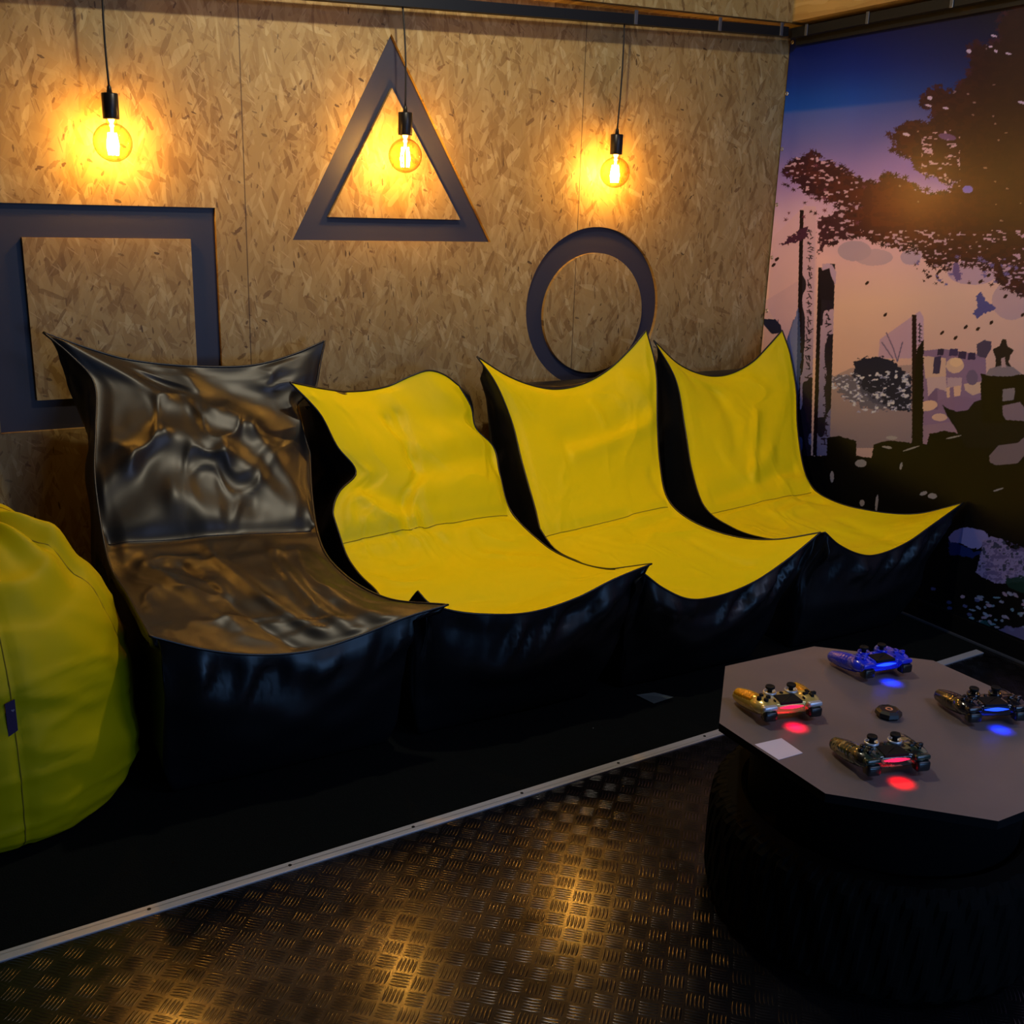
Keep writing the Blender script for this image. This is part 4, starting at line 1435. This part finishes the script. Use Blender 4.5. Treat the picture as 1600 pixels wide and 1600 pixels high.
    put(poly([(1546, 712), (1560, 696), (1590, 692), (1604, 680), (1610, 700), (1590, 724), (1556, 727), (1546, 722)]), (110, 94, 98))
    for x, q, rx, ry, an in ((1345, 724, 9, 6, 0), (1443, 771, 6, 3, -20), (1457, 775, 7, 4.5, 0), (1370, 786, 2.2, 13, 5), (1408, 728, 2, 6, 10), (1347, 786, 4, 5, 0), (1386, 699, 8, 2, 8), (1423, 701, 14, 1.2, -18), (1490, 683, 12, 1.2, -12), (1300, 745, 3, 9, 0), (1560, 765, 9, 1.2, -18), (1393, 684, 9, 3, 0)):
        put(ell(x, q, rx, ry, an), (150, 142, 140), 0.9)
    # pale folded flowers and petals at the bottom
    put(poly([(1482, 840), (1492, 828), (1514, 824), (1541, 831), (1545, 842), (1530, 858), (1516, 856), (1500, 848), (1486, 850)], 2, .2, 3), (112, 108, 150))
    put(poly([(1482, 846), (1500, 850), (1520, 860), (1536, 862), (1520, 872), (1484, 866)], 3, .2, 5), (22, 34, 78))
    put(poly([(1536, 846), (1548, 838), (1566, 842), (1584, 862), (1600, 856), (1640, 870), (1640, 905), (1590, 910), (1558, 912), (1524, 896), (1532, 870)], 2, .2, 7), (116, 106, 138))
    pn = fbm(X * 0.16, Q * 0.2, 55, 3)
    fr = poly([(1536, 846), (1566, 842), (1600, 856), (1640, 870), (1640, 905), (1558, 912), (1524, 896)], 2, .2, 7)
    put(fr & (pn > 0.60), (78, 70, 104), 0.8)
    put(fr & (pn < 0.36), (26, 34, 44), 0.7)
    put(poly([(1570, 905), (1600, 900), (1640, 905), (1640, 930), (1600, 928), (1575, 916)], 3, .2, 9), (20, 44, 34), 0.9)
    for i in range(70):
        x = rnd.uniform(1500, 1640)
        q = rnd.uniform(925, 985)
        if q < 900 + (x - 1500) * 0.25:
            continue
        put(ell(x, q, rnd.uniform(2, 6), rnd.uniform(1.2, 2.6), rnd.uniform(0, 45)), (120 + rnd.randint(-30, 30), 124, 138), 0.9)
    for x, q in ((1483, 941), (1484, 950), (1483, 963), (1515, 960), (1527, 938), (1508, 947), (1458, 920)):
        put(ell(x, q, 4, 2.5, 10), (70, 74, 110), 0.9)
    put(poly([(1556, 985), (1575, 978), (1640, 985), (1640, 1030), (1600, 1005)], 3, .2, 9), (86, 82, 116), 0.9)
    put(poly([(1525, 975), (1540, 968), (1552, 985), (1540, 984)], 2, .2, 9), (20, 60, 62), 0.9)
    return C


def build_banner():
    yb = np.concatenate([np.linspace(3.553, 1.9, 620), np.linspace(1.89, 0.4, 60)])
    zb = np.linspace(0.082, 2.165, 780)
    Yg, Zg = np.meshgrid(yb, zb, indexing='ij')
    C = paint_banner(Yg, Zg)
    # slightly slack cloth
    Xg = 3.3055 - 0.0015 * fbm(Yg * 3, Zg * 1.2, 8, 2) - 0.0010 * np.exp(-((Yg - 3.53) / 0.02) ** 2)
    nvert = Yg.size
    me = bpy.data.meshes.new('cloth')
    F = grid_faces(*Yg.shape)
    me.vertices.add(nvert)
    me.vertices.foreach_set('co', np.stack([Xg, Yg, Zg], -1).astype(np.float32).ravel())
    me.loops.add(F.size)
    me.loops.foreach_set('vertex_index', F.astype(np.int32).ravel())
    me.polygons.add(len(F))
    me.polygons.foreach_set('loop_start', (np.arange(len(F)) * 4).astype(np.int32))
    me.update(calc_edges=True)
    lin = np.clip(s2l(np.clip(C, 0, 255)) * BANNER_GAIN, 0, 1)
    rgba = np.concatenate([lin.reshape(-1, 3), np.ones((nvert, 1))], 1).astype(np.float32)
    at = me.color_attributes.new('print', 'FLOAT_COLOR', 'POINT')
    at.data.foreach_set('color', rgba.ravel())
    k = NT('printed banner cloth')
    ca = k.n('ShaderNodeVertexColor')
    ca.layer_name = 'print'
    k.l(ca.outputs['Color'], k.b.inputs['Base Color'])
    k.b.inputs['Roughness'].default_value = 0.36
    k.b.inputs['Specular IOR Level'].default_value = 0.38
    root = empty('printed_banner', (0, 0, 0))
    tag(root, 'large printed banner of a maple tree and stone lantern at dusk on the right wall', 'banner')
    link('cloth', me, k.m, root, True)
    for y, z in ((3.540, 2.150), (3.543, 1.955), (3.541, 1.739), (3.540, 1.516), (3.540, 1.299), (3.540, 1.074)):
        bm = bmesh.new()
        prof = [(0.0035, 0.0), (0.0035, 0.002), (0.0055, 0.0035), (0.0078, 0.002), (0.0082, 0.0)]
        add_lathe(bm, prof, 20, cap=False)
        o = bm_obj('grommet', bm, M['grommet'], root, True)
        o.location = (3.3032, y, z)
        o.rotation_euler = (0, -PI / 2, 0)


BANNER_GAIN = np.array((1.25, 1.48, 2.1))
build_banner()
